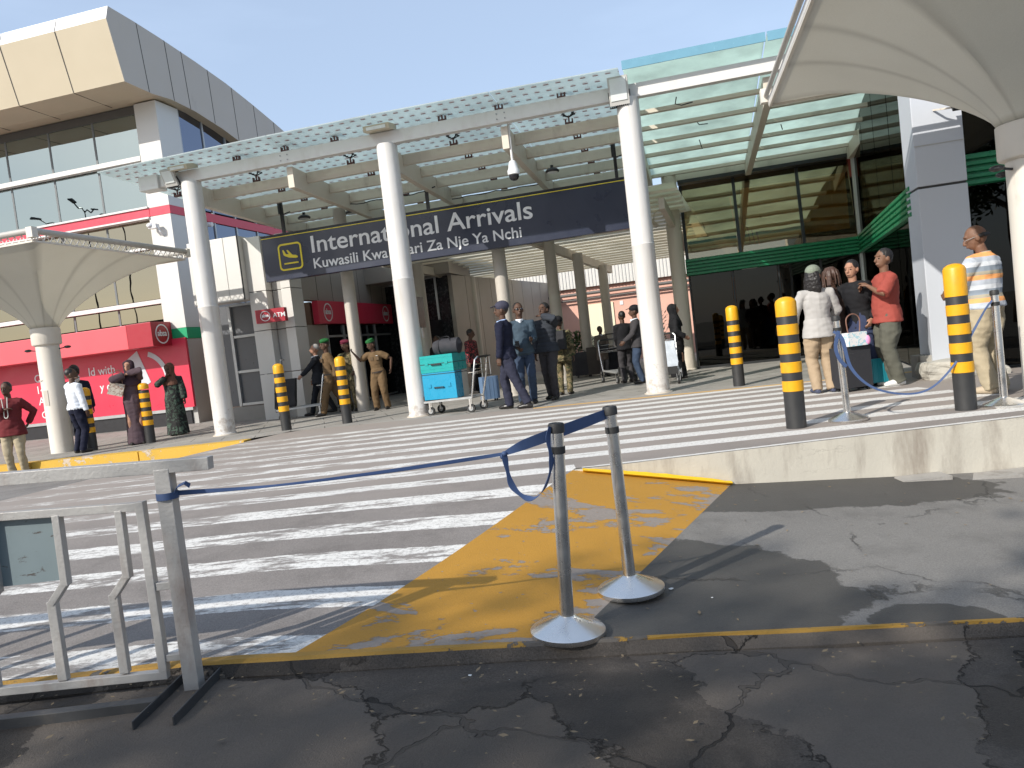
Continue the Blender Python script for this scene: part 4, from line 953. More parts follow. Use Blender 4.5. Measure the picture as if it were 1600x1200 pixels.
f = uvthing('security_camera', 'small white bullet camera on the tower side wall under the red band', 'security camera', -7.65, 5.7, 5.25)
bm = BM(); tube(bm, [(-.08, 0, .05), (.22, -.05, .0)], .06, 12); obj('housing', bm, cam_white, f, smooth=True)
bm = BM(); tube(bm, [(-.1, .03, .06), (.02, .02, .03)], .03, 8); obj('arm', bm, cam_white, f)

# bank branding wall at the tower foot
g = uvthing('bank_hoarding', 'big red bank advertising wall with white ring and lettering under the tower', 'advertising wall', -11.5, 4.4)
bm = BM(); box(bm, -19, -7.76, 4.30, 4.37, .44, 2.24); uv('red_panel', bm, red_sign, g)
bm = BM(); box(bm, -19, -7.80, 4.28, 4.38, .36, .437); uv('panel_trim', bm, alu, g)
bm = BM(); box(bm, -19, -7.9, 4.33, 4.4, 0, .358); uv('skirting', bm, black_metal, g)
bm = BM(); box(bm, -19, -8.90, 3.6, 4.36, 2.08, 2.68); uv('fascia_box', bm, red_face, g, bev=.01)
bm = BM(); box(bm, -8.895, -8.17, 3.6, 4.36, 2.075, 2.69); uv('logo_box', bm, dark_red, g, bev=.01)  # darker red holds the shade of this end of the fascia
bank_logo(Matrix.Translation((-8.168 + 11.5, 3.98 - 4.4, 2.38)) @ Matrix.Rotation(R_(90), 4, 'Z') @ Matrix.Rotation(R_(90), 4, 'X'), .25, g)
HL = lambda u, z: facing(u + 11.5, 4.296 - 4.4, z)
for u, z, tx, sz in ((-12.62, 1.55, 'Con', .30), (-12.62, 1.24, '14', .30), (-12.58, .93, 'Abs', .30), (-12.55, .56, 'Get', .27), (-10.85, 1.55, 'ld with', .31), (-10.55, 1.12, 'y card', .30), (-14.35, .62, 'e.', .3)):
    text_mesh('lettering', tx, sz, HL(u, z), letter, g, .002, bold=.002)
def arc(cu, cz_, r, w_, a0, a1, nm='ring_arc'):
    bm = BM(); n = 30; rings(bm, [[Vector((cu + rr * math.cos(R_(lerp(a0, a1, i / n))), vv, cz_ + rr * math.sin(R_(lerp(a0, a1, i / n))))) for rr, vv in ((r, 4.298), (r, 4.290), (r - w_, 4.290), (r - w_, 4.298))] for i in range(n + 1)])
    bmesh.ops.recalc_face_normals(bm, faces=bm.faces[:]); uv(nm, bm, mat('pale_grey_vinyl', (.55, .58, .62), .4), g)
arc(-9.15, 1.25, .78, .13, -2, 72); arc(-9.15, 1.25, .78, .13, 180, 250); arc(-14.9, 1.25, .78, .12, -60, 60)
bm = BM(); prism(bm, [(-9.75, 1.75), (-9.25, 2.05), (-8.95, 1.2), (-9.45, .95)], 4.291, 4.299); uv('printed_card', bm, mat('pale_grey_vinyl', (.55, .58, .62), .4), g)

# ============================================================ BOLLARDS
def bollard(x, y, label, h=1.24, lean=0.):
    t = thing('bollard', label, 'bollard', (x, y, -.005), 0, 'black and yellow banded bollards'); t.rotation_euler = (random.uniform(-.012, .012), lean + random.uniform(-.012, .012), random.uniform(0, 6))
    r = .092
    bm = BM(); lathe(bm, [(r + .001, 0), (r, .01), (r, .35), (r, h - .15), (r * .98, h - .14)], 28); obj('post', bm, bol_k, t, smooth=True)
    zz = .355
    for k in range(4):
        bm = BM(); lathe(bm, [(r + .0005, zz), (r + .004, zz + .003), (r + .004, zz + .097), (r + .0005, zz + .10)], 28); obj('yellow_band', bm, bol_y, t, smooth=True)
        zz += .176
    bm = BM(); lathe(bm, [(r + .004, zz - .0), (r + .004, h - .055), (r * .93, h - .03), (r * .6, h - .008), (r * .2, h), (.002, h + .001)], 28); obj('yellow_cap', bm, bol_y, t, smooth=True)
bollard(-8.13, 14.69, 'banded bollard beside the man in the white shirt', 1.22)
bollard(-7.11, 14.91, 'banded bollard in front of the woman in the plum brown abaya', 1.18)
bollard(-4.22, 14.12, 'banded bollard beside the luggage trolley with the black bag', 1.24)
bollard(-3.09, 14.10, 'banded bollard in front of the camouflage soldier in maroon beret', 1.24)
bollard(3.62, 12.28, 'small looking banded bollard standing alone before the dark glass hall', 1.30)
bollard(2.62, 7.20, 'banded bollard left of the person in grey shirt and green cap', 1.24)
bollard(4.16, 7.08, 'tallest banded bollard, before the man in the striped polo', 1.36)

# ============================================================ STANCHIONS
def stanchion(x, y, z, label, h=1.0, lean=(0, 0)):
    t = thing('barrier_post', label, 'barrier post', (x, y, z), 0, 'stainless steel queue barrier posts'); t.rotation_euler = (lean[0], lean[1], random.uniform(0, 3)); t.rotation_euler = (lean[0], lean[1], 0)
    bm = BM(); lathe(bm, [(.176, 0), (.178, .004), (.178, .022), (.172, .028), (.045, .082), (.036, .088)], 40); obj('base', bm, chrome, t, smooth=True)
    bm = BM(); lathe(bm, [(.033, .086), (.0325, .2), (.0325, h - .045)], 28); obj('pole', bm, chrome, t, smooth=True)
    bm = BM(); lathe(bm, [(.034, h - .048), (.039, h - .045), (.039, h - .012), (.034, h - .002), (.024, h), (.022, h - .004), (.001, h - .004)], 28); obj('cap', bm, black_rub, t, smooth=True)
    bm = BM(); lathe(bm, [(.0335, h - .145), (.037, h - .143), (.037, h - .112), (.0335, h - .11)], 28); obj('collar', bm, black_rub, t, smooth=True)
    return t
PA, PB = (.126, 3.56), (.505, 4.04)
stanchion(*PA, Rz(*PA) + .004, 'stainless barrier post in the foreground nearest the kerb', 1.0, (0, R_(3.2)))
stanchion(*PB, ramp_z(*PB) + .012, 'stainless barrier post just behind and right of the nearest one', 1.0, (R_(.8), R_(-.6)))
stanchion(3.13, 7.24, .002, 'stainless barrier post on the platform beside the two bollards', 1.0, (0, R_(-1.6)))
stanchion(4.48, 7.02, .002, 'stainless barrier post at the right end of the platform by the striped polo man', 1.07, (0, R_(-.5)))
def ribbon(label, pts, wid, nrm=(0, 0, 1), th=.002, n=14):
    P = []; W = []; Nn = []
    pts = [Vector(p) for p in pts]; wids = wid if isinstance(wid, list) else [wid] * len(pts); nn = nrm if isinstance(nrm, list) else [nrm] * len(pts)
    for i in range(len(pts) - 1):
        p0, p1, p2, p3 = pts[max(i - 1, 0)], pts[i], pts[i + 1], pts[min(i + 2, len(pts) - 1)]
        for k in range(n):
            s = k / n; P.append(.5 * ((2 * p1) + (p2 - p0) * s + (2 * p0 - 5 * p1 + 4 * p2 - p3) * s * s + (3 * p1 - p0 - 3 * p2 + p3) * s ** 3)); W.append(lerp(wids[i], wids[i + 1], s)); Nn.append(Vector(nn[i]).lerp(Vector(nn[i + 1]), s))
    P.append(pts[-1]); W.append(wids[-1]); Nn.append(Vector(nn[-1]))
    bm = BM(); strip(bm, P, Nn, W, th); o = obj('barrier_tape', bm, ribbon_m, None, smooth=True); return tag(o, label, 'barrier tape', 'blue webbing barrier tapes')
KN = (-.075, 3.60, .588)
tp = ribbon('long blue tape from the grey crowd barrier to the knot', [(-1.50, 3.30, .628), (-1.1, 3.38, .598), (-.6, 3.5, .585), KN], [.022, .018, .022, .016], [(0, .3, 1), (0, 1, .35), (0, .8, .6), (0, .3, 1)])
bm = BM(); strip(bm, [Vector((-1.535 + .045 * math.cos(a) * 1.0, 3.30 + .047 * math.sin(a), .622)) for a in [i * math.pi / 8 for i in range(17)]], (0, 0, 1), .03, .002); obj('tied_loop', bm, ribbon_m, tp, smooth=True)
bm = BM(); strip(bm, [(-1.50, 3.29, .632), (-1.475, 3.275, .66), (-1.44, 3.27, .672), (-1.425, 3.28, .655)], (0, 1, .3), .03, .003); obj('knot_tail', bm, ribbon_m, tp, smooth=True)
tp = ribbon('broad blue tape running between the two foreground stainless posts', [KN, (.02, 3.63, .615), (.16, 3.70, .640), (.33, 3.86, .66), (.475, 4.02, .675)], [.016, .050, .058, .058, .052], [(0, .3, 1), (0, -.1, 1), (0, -.1, 1), (0, -.1, 1), (0, 0, 1)])
bm = BM(); sphere(bm, KN, (.014, .012, .013), 10); sphere(bm, (KN[0] - .012, KN[1], KN[2] - .012), (.010, .01, .012), 8); obj('knot', bm, ribbon_m, tp, smooth=True)
def catm(pts, n=10):
    pts = [Vector(p) for p in pts]; P = []
    for i in range(len(pts) - 1):
        p0, p1, p2, p3 = pts[max(i - 1, 0)], pts[i], pts[i + 1], pts[min(i + 2, len(pts) - 1)]
        for k in range(n):
            s = k / n; P.append(.5 * ((2 * p1) + (p2 - p0) * s + (2 * p0 - 5 * p1 + 4 * p2 - p3) * s * s + (3 * p1 - p0 - 3 * p2 + p3) * s ** 3))
    P.append(pts[-1]); return P
bm = BM(); P = catm([KN, (-.07, 3.585, .52), (-.055, 3.57, .44), (-.01, 3.56, .385), (.04, 3.55, .372), (.09, 3.54, .41), (.128, 3.525, .49), (.14, 3.52, .56), (.135, 3.515, .64), (.15, 3.52, .70)])
strip(bm, P, (.6, .7, .35), [.030 + .008 * math.sin(i * .4) for i in range(len(P))], .002); obj('hanging_loop', bm, ribbon_m, tp, smooth=True)
tp = ribbon('sagging blue tape between the two posts standing on the platform', [(3.06, 7.22, .86), (3.12, 7.19, .78), (3.17, 7.16, .50), (3.34, 7.12, .30), (3.62, 7.08, .21), (3.85, 7.05, .25), (4.08, 7.03, .46), (4.25, 7.02, .72), (4.36, 7.0, .90), (4.42, 6.98, .98)], [.03, .04, .03, .022, .018, .018, .02, .022, .02, .02], [(1, 0, .2), (1, 0, .2), (1, 0, .5), (.5, .3, 1), (0, .5, 1), (0, .5, 1), (0, .5, 1), (-.3, .6, 1), (0, .8, .5), (0, .5, 1)])
bm = BM(); P = catm([(3.10, 7.20, .86), (3.05, 7.18, .72), (3.07, 7.17, .60), (3.13, 7.17, .52)]); strip(bm, P, (1, 0, .1), .035, .002); obj('wound_end', bm, ribbon_m, tp, smooth=True)

# ============================================================ CROWD BARRIER
t = thing('crowd_barrier', 'grey painted steel crowd barrier with kinked bars, left foreground', 'crowd barrier', (-2.4, 3.3, -.25))
w3 = dict(world=True)
def part(name, fn, m, bev=.003, parent=t):
    bm = BM(); fn(bm); M = t.matrix_basis; bmesh.ops.translate(bm, vec=(2.4, -3.3, .25), verts=bm.verts[:]); return obj(name, bm, m, parent, bev=bev)
bpy.context.view_layer.update()
part('top_rail', lambda b: bar(b, (-4.3, 3.3, .858), (-1.33, 3.3, .742), .062, .055), galv)
for x in (-1.535, -4.15):
    part('end_post', lambda b: box(b, x - .033, x + .033, 3.267, 3.333, -.27, .74 if x > -2 else .83), galv)
    for dx in (.085, -.075):
        part('foot', lambda b: (bar(b, (x + dx, 3.52, -.222), (x + dx - .02, 2.94, -.222), .008, .06), bar(b, (x + dx + .028, 3.52, -.251), (x + dx + .008, 2.94, -.251), .05, .006)), dark_galv)
part('frame_rail', lambda b: bar(b, (-4.1, 3.3, .700), (-1.64, 3.3, .588), .036, .036), galv)
part('frame_rail', lambda b: bar(b, (-4.1, 3.3, -.118), (-1.64, 3.3, -.158), .036, .036), galv)
for x, ztop in ((-2.02, .60), (-1.75, .588), (-2.32, .61), (-2.62, .63), (-2.92, .64), (-3.22, .655), (-3.52, .67), (-3.82, .68)):
    part('kinked_bar', lambda b: (bar(b, (x, 3.3, ztop - .005), (x - .005, 3.3, .285), .04, .032), bar(b, (x - .003, 3.3, .30), (x - .078, 3.3, .21), .038, .030), bar(b, (x - .075, 3.3, .222), (x - .075, 3.3, -.13), .04, .032)), galv)
part('frame_upright', lambda b: bar(b, (-1.655, 3.3, .61), (-1.655, 3.3, -.14), .036, .041), galv)
part('link_lug', lambda b: box(b, -1.637, -1.568, 3.285, 3.315, .215, .25), galv)
part('link_lug', lambda b: box(b, -1.637, -1.568, 3.285, 3.315, -.1, -.07), galv)
part('base_bar', lambda b: (bar(b, (-4.2, 3.13, -.222), (-1.62, 3.13, -.222), .05, .06)), dark_galv)
m_, nt, b_, P_ = base_mat('scratched_grey_plate'); n_ = noiz(nt, P_, 3, 5, .6); c_ = mixc(nt, n_, (.13, .17, .185), (.20, .25, .265)); c_ = mixc(nt, rng(nt, noiz(nt, scaled(nt, P_, (2, 1, 6)), 4, 6, .7), .60, .64), c_, (.07, .06, .055))
nt.links.new(c_, b_.inputs['Base Color']); b_.inputs['Roughness'].default_value = .45
part('plate', lambda b: box(b, -2.9, -2.045, 3.318, 3.324, .305, .60), m_, bev=0)
# ============================================================ TENSILE UMBRELLAS
def tent(name, label, cx, cy, s, rot, zc=3.75, zt=2.46, rc=.21, eo=.10, er=.055, lace=True):
    t = thing(name, label, 'fabric canopy', (cx, cy, 0), -rot, 'inverted tensile fabric canopies')
    bm = BM(); lathe(bm, [(rc * 1.02, -.1), (rc, .05), (rc, zt - .32)], 36); obj('column', bm, tent_col, t, smooth=True)
    bm = BM(); lathe(bm, [(rc, zt - .34), (rc * 1.22, zt - .32), (rc * 1.26, zt - .30), (rc * 1.26, zt), (rc * 1.1, zt + .02)], 36); obj('collar', bm, tent_col, t, smooth=True)
    bm = BM(); n = 96; ns = 26; rs = []; lay = []
    for i in range(n):
        a = 2 * math.pi * i / n; ca, sa = math.cos(a), math.sin(a); k = s / max(abs(ca), abs(sa)); E = Vector((ca * k, sa * k, zc))
        cor = (k / s - 1) / (math.sqrt(2) - 1)
        row = []
        for j in range(ns + 1):
            q = j / ns; rr = lerp(rc * 1.15, k, q ** (1.15)); z = zt + (zc - zt) * (1 - (1 - q) ** 1.55) ** .92
            scal = -.10 * math.sin(math.pi * ((a / (math.pi / 2) + .5) % 1)) * 0
            row.append(Vector((ca * rr, sa * rr, z + scal)))
        rs.append(row)
    vv = [[bm.verts.new(p) for p in r] for r in rs]
    for i in range(n):
        for j in range(ns): bm.faces.new((vv[i][j], vv[i][j + 1], vv[(i + 1) % n][j + 1], vv[(i + 1) % n][j]))
    o = obj('membrane', bm, tent_fab, t, smooth=True)
    at = o.data.attributes.new('seam', 'FLOAT', 'POINT')
    vals = []
    for i in range(n):
        for j in range(ns + 1): vals.append(1. if i % 8 == 4 else 0.)
    at.data.foreach_set('value', vals)
    so = o.modifiers.new('thickness', 'SOLIDIFY'); so.thickness = .004
    # edge frame and lacing
    cs = [Vector((s, s, zc)), Vector((-s, s, zc)), Vector((-s, -s, zc)), Vector((s, -s, zc))]
    for i in range(4):
        a, c = cs[i], cs[(i + 1) % 4]; up = Vector((0, 0, eo))
        bm = BM(); tube(bm, [a * 1.015 + up * .9, c * 1.015 + up * .9], er, 12); obj('edge_tube', bm, mat('grey_edge_tube', (.42, .40, .37), .5), t, smooth=True)
        bm = BM(); d = (c - a); L = d.length; nn = int(L / .07); zz = []
        for k in range(nn + 1): p = a + d * (k / nn); zz.append(p * .998 if k % 2 else p * 1.006 + up * .75)
        if lace: strip(bm, zz, (0, 0, 1), .028, .005)
        else: strip(bm, [a * 1.002 + up * .35, c * 1.002 + up * .35], (0, 0, 1), .075, .006)
        obj('edge_lacing', bm, white_paint, t)
        bm = BM(); bar(bm, a * .995 + Vector((0, 0, .0)), c * .995, .03, .03); obj('edge_hem', bm, tent_col, t)
    for a in cs:
        bm = BM(); box(bm, a.x * 1.015 - .06, a.x * 1.015 + .06, a.y * 1.015 - .06, a.y * 1.015 + .06, zc + .03, zc + .20); obj('corner_plate', bm, tent_col, t, bev=.01)
    for a in (20, 200, 110):
        bm = BM(); ca, sa = math.cos(R_(a)), math.sin(R_(a)); bar(bm, (ca * rc, sa * rc, zt - .42), (ca * (rc + .14), sa * (rc + .14), zt - .40), .02, .02); p = Vector((ca * (rc + .16), sa * (rc + .16), zt - .40)); sphere(bm, p, (.065, .065, .03), 10); obj('spot_lamp', bm, black_metal, t)
    return t
tent('fabric_canopy', 'cream inverted umbrella fabric canopy on a round column before the red bank wall', -9.0, 15.2, 1.95, AL, 3.72)
t2 = tent('fabric_canopy', 'large cream inverted umbrella fabric canopy overhead in the near right corner', 5.15, 7.33, 2.05, R_(13), 3.70, 2.60, .235, .055, .03, False)
bm = BM(); box(bm, -.05, .05, -.212, -.206, .95, 1.25); box(bm, -.11, -.02, -.217, -.205, 1.44, 1.46); obj('column_hatch', bm, mat('hatch_outline', (.5, .46, .4), .5), [o for o in bpy.data.objects if o.name == 'fabric_canopy'][0])

# ============================================================ LUGGAGE
def suitcase(parent, label, cat, w_, d_, h_, m, loc=(0, 0, 0), rot=0, ribs=7, lying=False, handle=True, tele=0., top=False, name='suitcase', parts_under=None, group=None):
    t = thing(name, label, cat, loc, rot, group)
    z0 = 0 if lying else .05
    bm = BM(); box(bm, -w_ / 2, w_ / 2, -d_ / 2, d_ / 2, z0, h_); obj('shell', bm, m, t, bev=min(w_, d_, h_) * .18, smooth=True)
    if lying:
        bm = BM(); zz = h_ * (.5 if h_ < .4 else .94); box(bm, -w_ / 2 - .003, w_ / 2 + .003, -d_ / 2 - .003, d_ / 2 + .003, zz - .006, zz + .006); obj('zip_seam', bm, black_fab, t, bev=.002)
    if ribs and not (lying and h_ > .4):
        bm = BM()
        for i in range(ribs):
            if lying: z = lerp(z0 + h_ * .2, h_ * .85, i / max(1, ribs - 1)); box(bm, -w_ / 2 - .004, w_ / 2 + .004, -d_ / 2 - .004, d_ / 2 + .004, z - .004, z + .004)
            else: x = lerp(-w_ * .38, w_ * .38, i / max(1, ribs - 1)); box(bm, x - .006, x + .006, -d_ / 2 - .005, d_ / 2 + .005, h_ * .13, h_ * .92)
        obj('ribs', bm, m, t, bev=.002)
    if lying:
        for sx in (-.6, .6):
            bm = BM(); box(bm, sx * w_ / 2 - .03, sx * w_ / 2 + .03, -d_ / 2 - .012, -d_ / 2 + .005, h_ * .44, h_ * .58); obj('latch', bm, m, t, bev=.004)
    if handle:
        bm = BM()
        if lying: tube(bm, [(-.09, -d_ / 2, h_ * .42), (-.09, -d_ / 2 - .03, h_ * .45), (.09, -d_ / 2 - .03, h_ * .45), (.09, -d_ / 2, h_ * .42)], .010, 8)
        else: tube(bm, [(-.08, 0, h_), (-.08, 0, h_ + .035), (.08, 0, h_ + .035), (.08, 0, h_)], .010, 8); 
        obj('carry_handle', bm, black_rub, t)
    if tele > 0:
        bm = BM()
        for s_ in (-.09, .09): tube(bm, [(s_, d_ * .3, h_ - .02), (s_, d_ * .3, h_ + tele)], .008, 8)
        obj('pull_handle', bm, alu, t); bm = BM(); bar(bm, (-.12, d_ * .3, h_ + tele), (.12, d_ * .3, h_ + tele), .028, .028); obj('grip', bm, black_rub, t)
    if not lying:
        for sx in (-1, 1):
            for sy in (-1, 1):
                bm = BM(); x, y = sx * (w_ / 2 - .05), sy * (d_ / 2 - .04); tube(bm, [(x - .012, y, .025), (x + .012, y, .025)], .025, 12); obj('wheel', bm, black_rub, t)
    return t
def cart(label, loc, rot, grp='airport luggage trolleys'):
    t = thing('luggage_trolley', label, 'luggage trolley', loc, rot, grp)
    bm = BM()
    for y in (-.24, .24): bar(bm, (-.48, y, .24), (.46, y, .26), .035, .035)
    for x in (-.45, -.2, .05, .3, .46): bar(bm, (x, -.24, .25), (x, .24, .25), .025, .02)
    obj('platform', bm, alu, t)
    bm = BM(); tube(bm, [(.46, -.24, .25), (.54, -.25, .62), (.60, -.25, .90), (.63, -.2, .94), (.63, .2, .94), (.60, .25, .90), (.56, .25, .62), (.46, .24, .25)], .017, 10); obj('push_frame', bm, chrome, t, smooth=True)
    bm = BM(); tube(bm, [(.63, -.2, .94), (.63, .2, .94)], .022, 10); obj('grip', bm, black_rub, t)
    bm = BM()
    for z in (.66, .74, .82): bar(bm, (.56 + (z - .62) * .27, -.25, z), (.56 + (z - .62) * .27, .25, z), .01, .01)
    box(bm, .42, .60, -.2, .2, .68, .69); obj('basket', bm, chrome, t)
    bm = BM(); box(bm, -.50, -.47, -.2, .2, .20, .34); obj('bumper', bm, black_rub, t, bev=.008)
    for x, y in ((-.38, -.2), (-.38, .2), (.44, -.27), (.44, .27)):
        bm = BM(); tube(bm, [(x, y - .02, .075), (x, y + .02, .075)], .075, 18); wh = obj('wheel', bm, black_rub, t, smooth=True)
        bm = BM(); tube(bm, [(x, y - .024, .075), (x, y + .024, .075)], .042, 14); obj('hub', bm, alu, wh, smooth=True)
        bm = BM(); bar(bm, (x, y - .03, .07), (x, y - .03, .24), .03, .012); bar(bm, (x, y + .03, .07), (x, y + .03, .24), .03, .012); obj('wheel_fork', bm, chrome, t)
    return t
CR = R_(-22); CX, CY = -1.05, 13.62
def cl(x, y, z): return (CX + x * math.cos(CR) - y * math.sin(CR), CY + x * math.sin(CR) + y * math.cos(CR), z)
cart('laden luggage trolley carrying teal and blue suitcases behind the middle column', cl(.0, .0, 0), CR)
suitcase(None, 'big sky blue hard suitcase lying at the bottom of the trolley stack', 'suitcase', .64, .28, .47, cyan, cl(-.12, -.13, .28), CR, 8, True)
suitcase(None, 'ivory hard suitcase standing behind the sky blue one on the trolley', 'suitcase', .58, .24, .46, ivory, cl(-.10, .14, .28), CR, 6, True)
suitcase(None, 'teal hard suitcase lying on top of the sky blue one', 'suitcase', .64, .54, .30, teal, cl(-.13, .0, .755), CR, 2, True)
t = thing('duffel_bag', 'soft charcoal duffel bag crowning the teal and blue luggage stack', 'bag', cl(-.02, .02, 1.045), CR)
bm = BM(); tube(bm, [(-.27, 0, .13), (-.24, 0, .13), (-.1, 0, .14), (.1, 0, .135), (.23, 0, .14), (.27, 0, .13)], [(.05, .05), (.12, .12), (.14, .15), (.13, .14), (.12, .14), (.06, .06)], 20)
for v in bm.verts: v.co.z = max(0.0, v.co.z) + noise.noise(v.co * 6) * .012
obj('body', bm, grey_fab, t, smooth=True)
bm = BM(); strip(bm, catm([(-.12, -.10, .22), (-.08, -.06, .30), (.06, -.05, .31), (.12, -.10, .22)]), (0, 1, .2), .03, .004); strip(bm, catm([(-.12, -.135, .03), (-.12, -.15, .15), (-.12, -.08, .26), (-.12, .05, .28)]), (1, 0, 0), .03, .004); obj('strap', bm, black_fab, t)
suitcase(None, 'small blue grey cabin suitcase with raised handle behind the man in navy', 'suitcase', .34, .22, .50, bluegrey, (-.46, 15.4, 0), R_(20), 4, False, True, .42)
# trolley at left
CR2 = R_(8); cart('luggage trolley pushed by the man in the black suit', (-4.72, 17.0, 0), CR2)
t = thing('travel_bag', 'black travel bag with raised handle on the trolley of the man in black suit', 'bag', (-5.0, 16.95, .28), CR2)
bm = BM(); box(bm, -.24, .2, -.16, .16, 0, .62); 
for v in bm.verts: v.co.x += v.co.z * .12
obj('body', bm, black_fab, t, bev=.05, smooth=True)
bm = BM(); box(bm, -.2, .22, -.19, -.15, .05, .35); obj('pocket', bm, black_fab, t, bev=.02)
bm = BM(); tube(bm, [(-.1, .0, .6), (.0, .0, 1.05)], .008, 8); tube(bm, [(-.04, .06, .6), (.06, .06, 1.05)], .008, 8); bar(bm, (-.0, -.02, 1.05), (.06, .09, 1.05), .03, .03); obj('pull_handle', bm, alu, t)
# far row of suitcases
for i, (x, y, w_, h_, lb) in enumerate(((1.92, 20.3, .40, .66, 'charcoal suitcase with brown sheen beside the walkway column'), (2.28, 20.1, .48, .76, 'large dark suitcase in the middle of the far luggage row'), (2.62, 19.8, .36, .70, 'dark suitcase just left of the person with crossed straps'), (3.0, 19.4, .40, .58, 'dark suitcase at the right end of the far luggage row'))):
    suitcase(None, lb, 'suitcase', w_, .3, h_, (grey_fab, brown_fab, black_fab, grey_fab)[i], (x, y, 0), R_(-10), 5, False, True, (.0, .0, .35, .0)[i])
cart('far luggage trolley beside the pair standing left of the white column', (2.36, 16.6, 0), R_(100))
cart('luggage trolley with a wrapped bag right of the nearest white column', (2.95, 14.6, 0), R_(80))
t = thing('wrapped_bag', 'clear wrapped pale bag standing on the trolley right of the white column', 'bag', (2.93, 14.45, .28), R_(80))
bm = BM(); bmesh.ops.create_cube(bm, size=1); bmesh.ops.subdivide_edges(bm, edges=bm.edges[:], cuts=7, use_grid_fill=True)
for v in bm.verts: v.co = Vector((v.co.x * .3, v.co.y * .40, (v.co.z + .5) * .52)) + Vector([noise.noise(v.co * 5 + Vector((k * 9, 0, 0))) * .03 for k in range(3)])
obj('body', bm, plast_bag, t, smooth=True)
# right group
suitcase(None, 'tall black soft suitcase held by the woman in black jacket', 'suitcase', .40, .26, .56, black_fab, (4.30, 9.72, 0), R_(12), 0, False, False, .0)
suitcase(None, 'teal hard suitcase standing between the red shirt man and the black suitcase', 'suitcase', .46, .26, .36, mat('deep_teal_shell', (.02, .24, .30), .35), (4.66, 9.98, 0), R_(6), 6, False, False, 0)
t = thing('toiletry_bag', 'small white and pink patterned bag sitting on top of the black suitcase', 'bag', (4.33, 9.62, .57), R_(10))
bm = BM(); box(bm, -.13, .13, -.07, .07, 0, .17); obj('body', bm, patterned('pastel_print', (.70, .68, .68), (.35, .55, .62), 14), t, bev=.03, smooth=True)
bm = BM(); tube(bm, catm([(-.08, 0, .16), (-.09, 0, .34), (.0, 0, .40), (.09, 0, .34), (.08, 0, .16)]), .008, 6); obj('strap', bm, mat('brown_leather', (.2, .1, .07), .5), t)
bm = BM(); sphere(bm, (.14, -.06, .06), (.035, .03, .06)); obj('pink_tag', bm, mat('pink_plastic', (.75, .3, .5), .4), t)
t = thing('cardboard_box', 'low grey cardboard box on the ground behind the red shirt man', 'box', (5.62, 10.35, 0), R_(-10))
bm = BM(); box(bm, -.17, .17, -.14, .14, 0, .30); obj('carton', bm, mat('grey_card', (.25, .23, .2), .8, dirt=.2), t, bev=.006)
bm = BM(); box(bm, -.16, .02, -.15, -.142, .22, .34, Matrix.Rotation(R_(12), 4, 'X')); obj('flap', bm, mat('grey_card2', (.4, .38, .34), .8), t)

# ============================================================ TREES and lamps behind the camera (they shade the ground and show in the glass)
def tree(label, x, y, h, cr, n, seed, low=.45, zb=-.4):
    rnd = random.Random(seed); t = thing('shade_tree', label, 'tree', (x, y, zb), 0, 'shade trees behind the viewer')
    bm = BM(); tube(bm, [(0, 0, 0), (.05, .03, h * .25), (-.04, .05, h * .45), (.06, 0, h * .62)], [.20, .16, .13, .09], 12)
    cl_ = []
    for i in range(16):
        a = rnd.uniform(0, 6.28); el = rnd.uniform(.15, 1.1); L = cr * rnd.uniform(.5, 1.); b0 = Vector((0, 0, h * rnd.uniform(.38, .6))); e = b0 + Vector((math.cos(a) * math.cos(el), math.sin(a) * math.cos(el), math.sin(el))) * L
        mid = b0.lerp(e, .5) + Vector((rnd.uniform(-.3, .3), rnd.uniform(-.3, .3), .2)); tube(bm, [b0, mid, e], [.07, .045, .015], 7)
        cl_.append(e); cl_.append(mid + Vector((rnd.uniform(-.5, .5), rnd.uniform(-.5, .5), .4)))
        for k in range(2):
            e2 = mid.lerp(e, .6) + Vector((rnd.uniform(-1, 1), rnd.uniform(-1, 1), rnd.uniform(.1, .9))) * cr * .3; tube(bm, [mid.lerp(e, .5), e2], [.03, .01], 6); cl_.append(e2)
    obj('trunk', bm, bark, t, smooth=True)
    bm = BM()
    for i in range(n):
        c = cl_[rnd.randrange(len(cl_))]; r = cr * .24 * rnd.random() ** .5; d = Vector((rnd.gauss(0, 1), rnd.gauss(0, 1), rnd.gauss(0, .7))).normalized()
        p = c + d * r; a = Vector((rnd.gauss(0, 1), rnd.gauss(0, 1), rnd.gauss(0, 1))).normalized(); b_ = a.orthogonal().normalized(); s = rnd.uniform(.09, .17)
        bm.faces.new([bm.verts.new(q) for q in (p - a * s, p + b_ * s * .45, p + a * s, p - b_ * s * .45)])
    obj('crown', bm, foliage, t)
tree('tall shade tree behind the viewer, straight behind', -9.9, -9.6, 14.0, 4.4, 12000, 1)
tree('tall shade tree behind the viewer, farther right', -5.6, -7.4, 13.4, 4.1, 11000, 2)
tree('tall shade tree behind the viewer, farthest right', -2.6, -7.8, 13.5, 4.2, 11000, 3)
tree('tall shade tree behind the viewer, to the left', -13.4, -10.3, 13.5, 4.2, 11000, 4)
tree('broad shade tree behind the viewer, beyond the right end', 9.0, -12.5, 11, 4.6, 12000, 5)
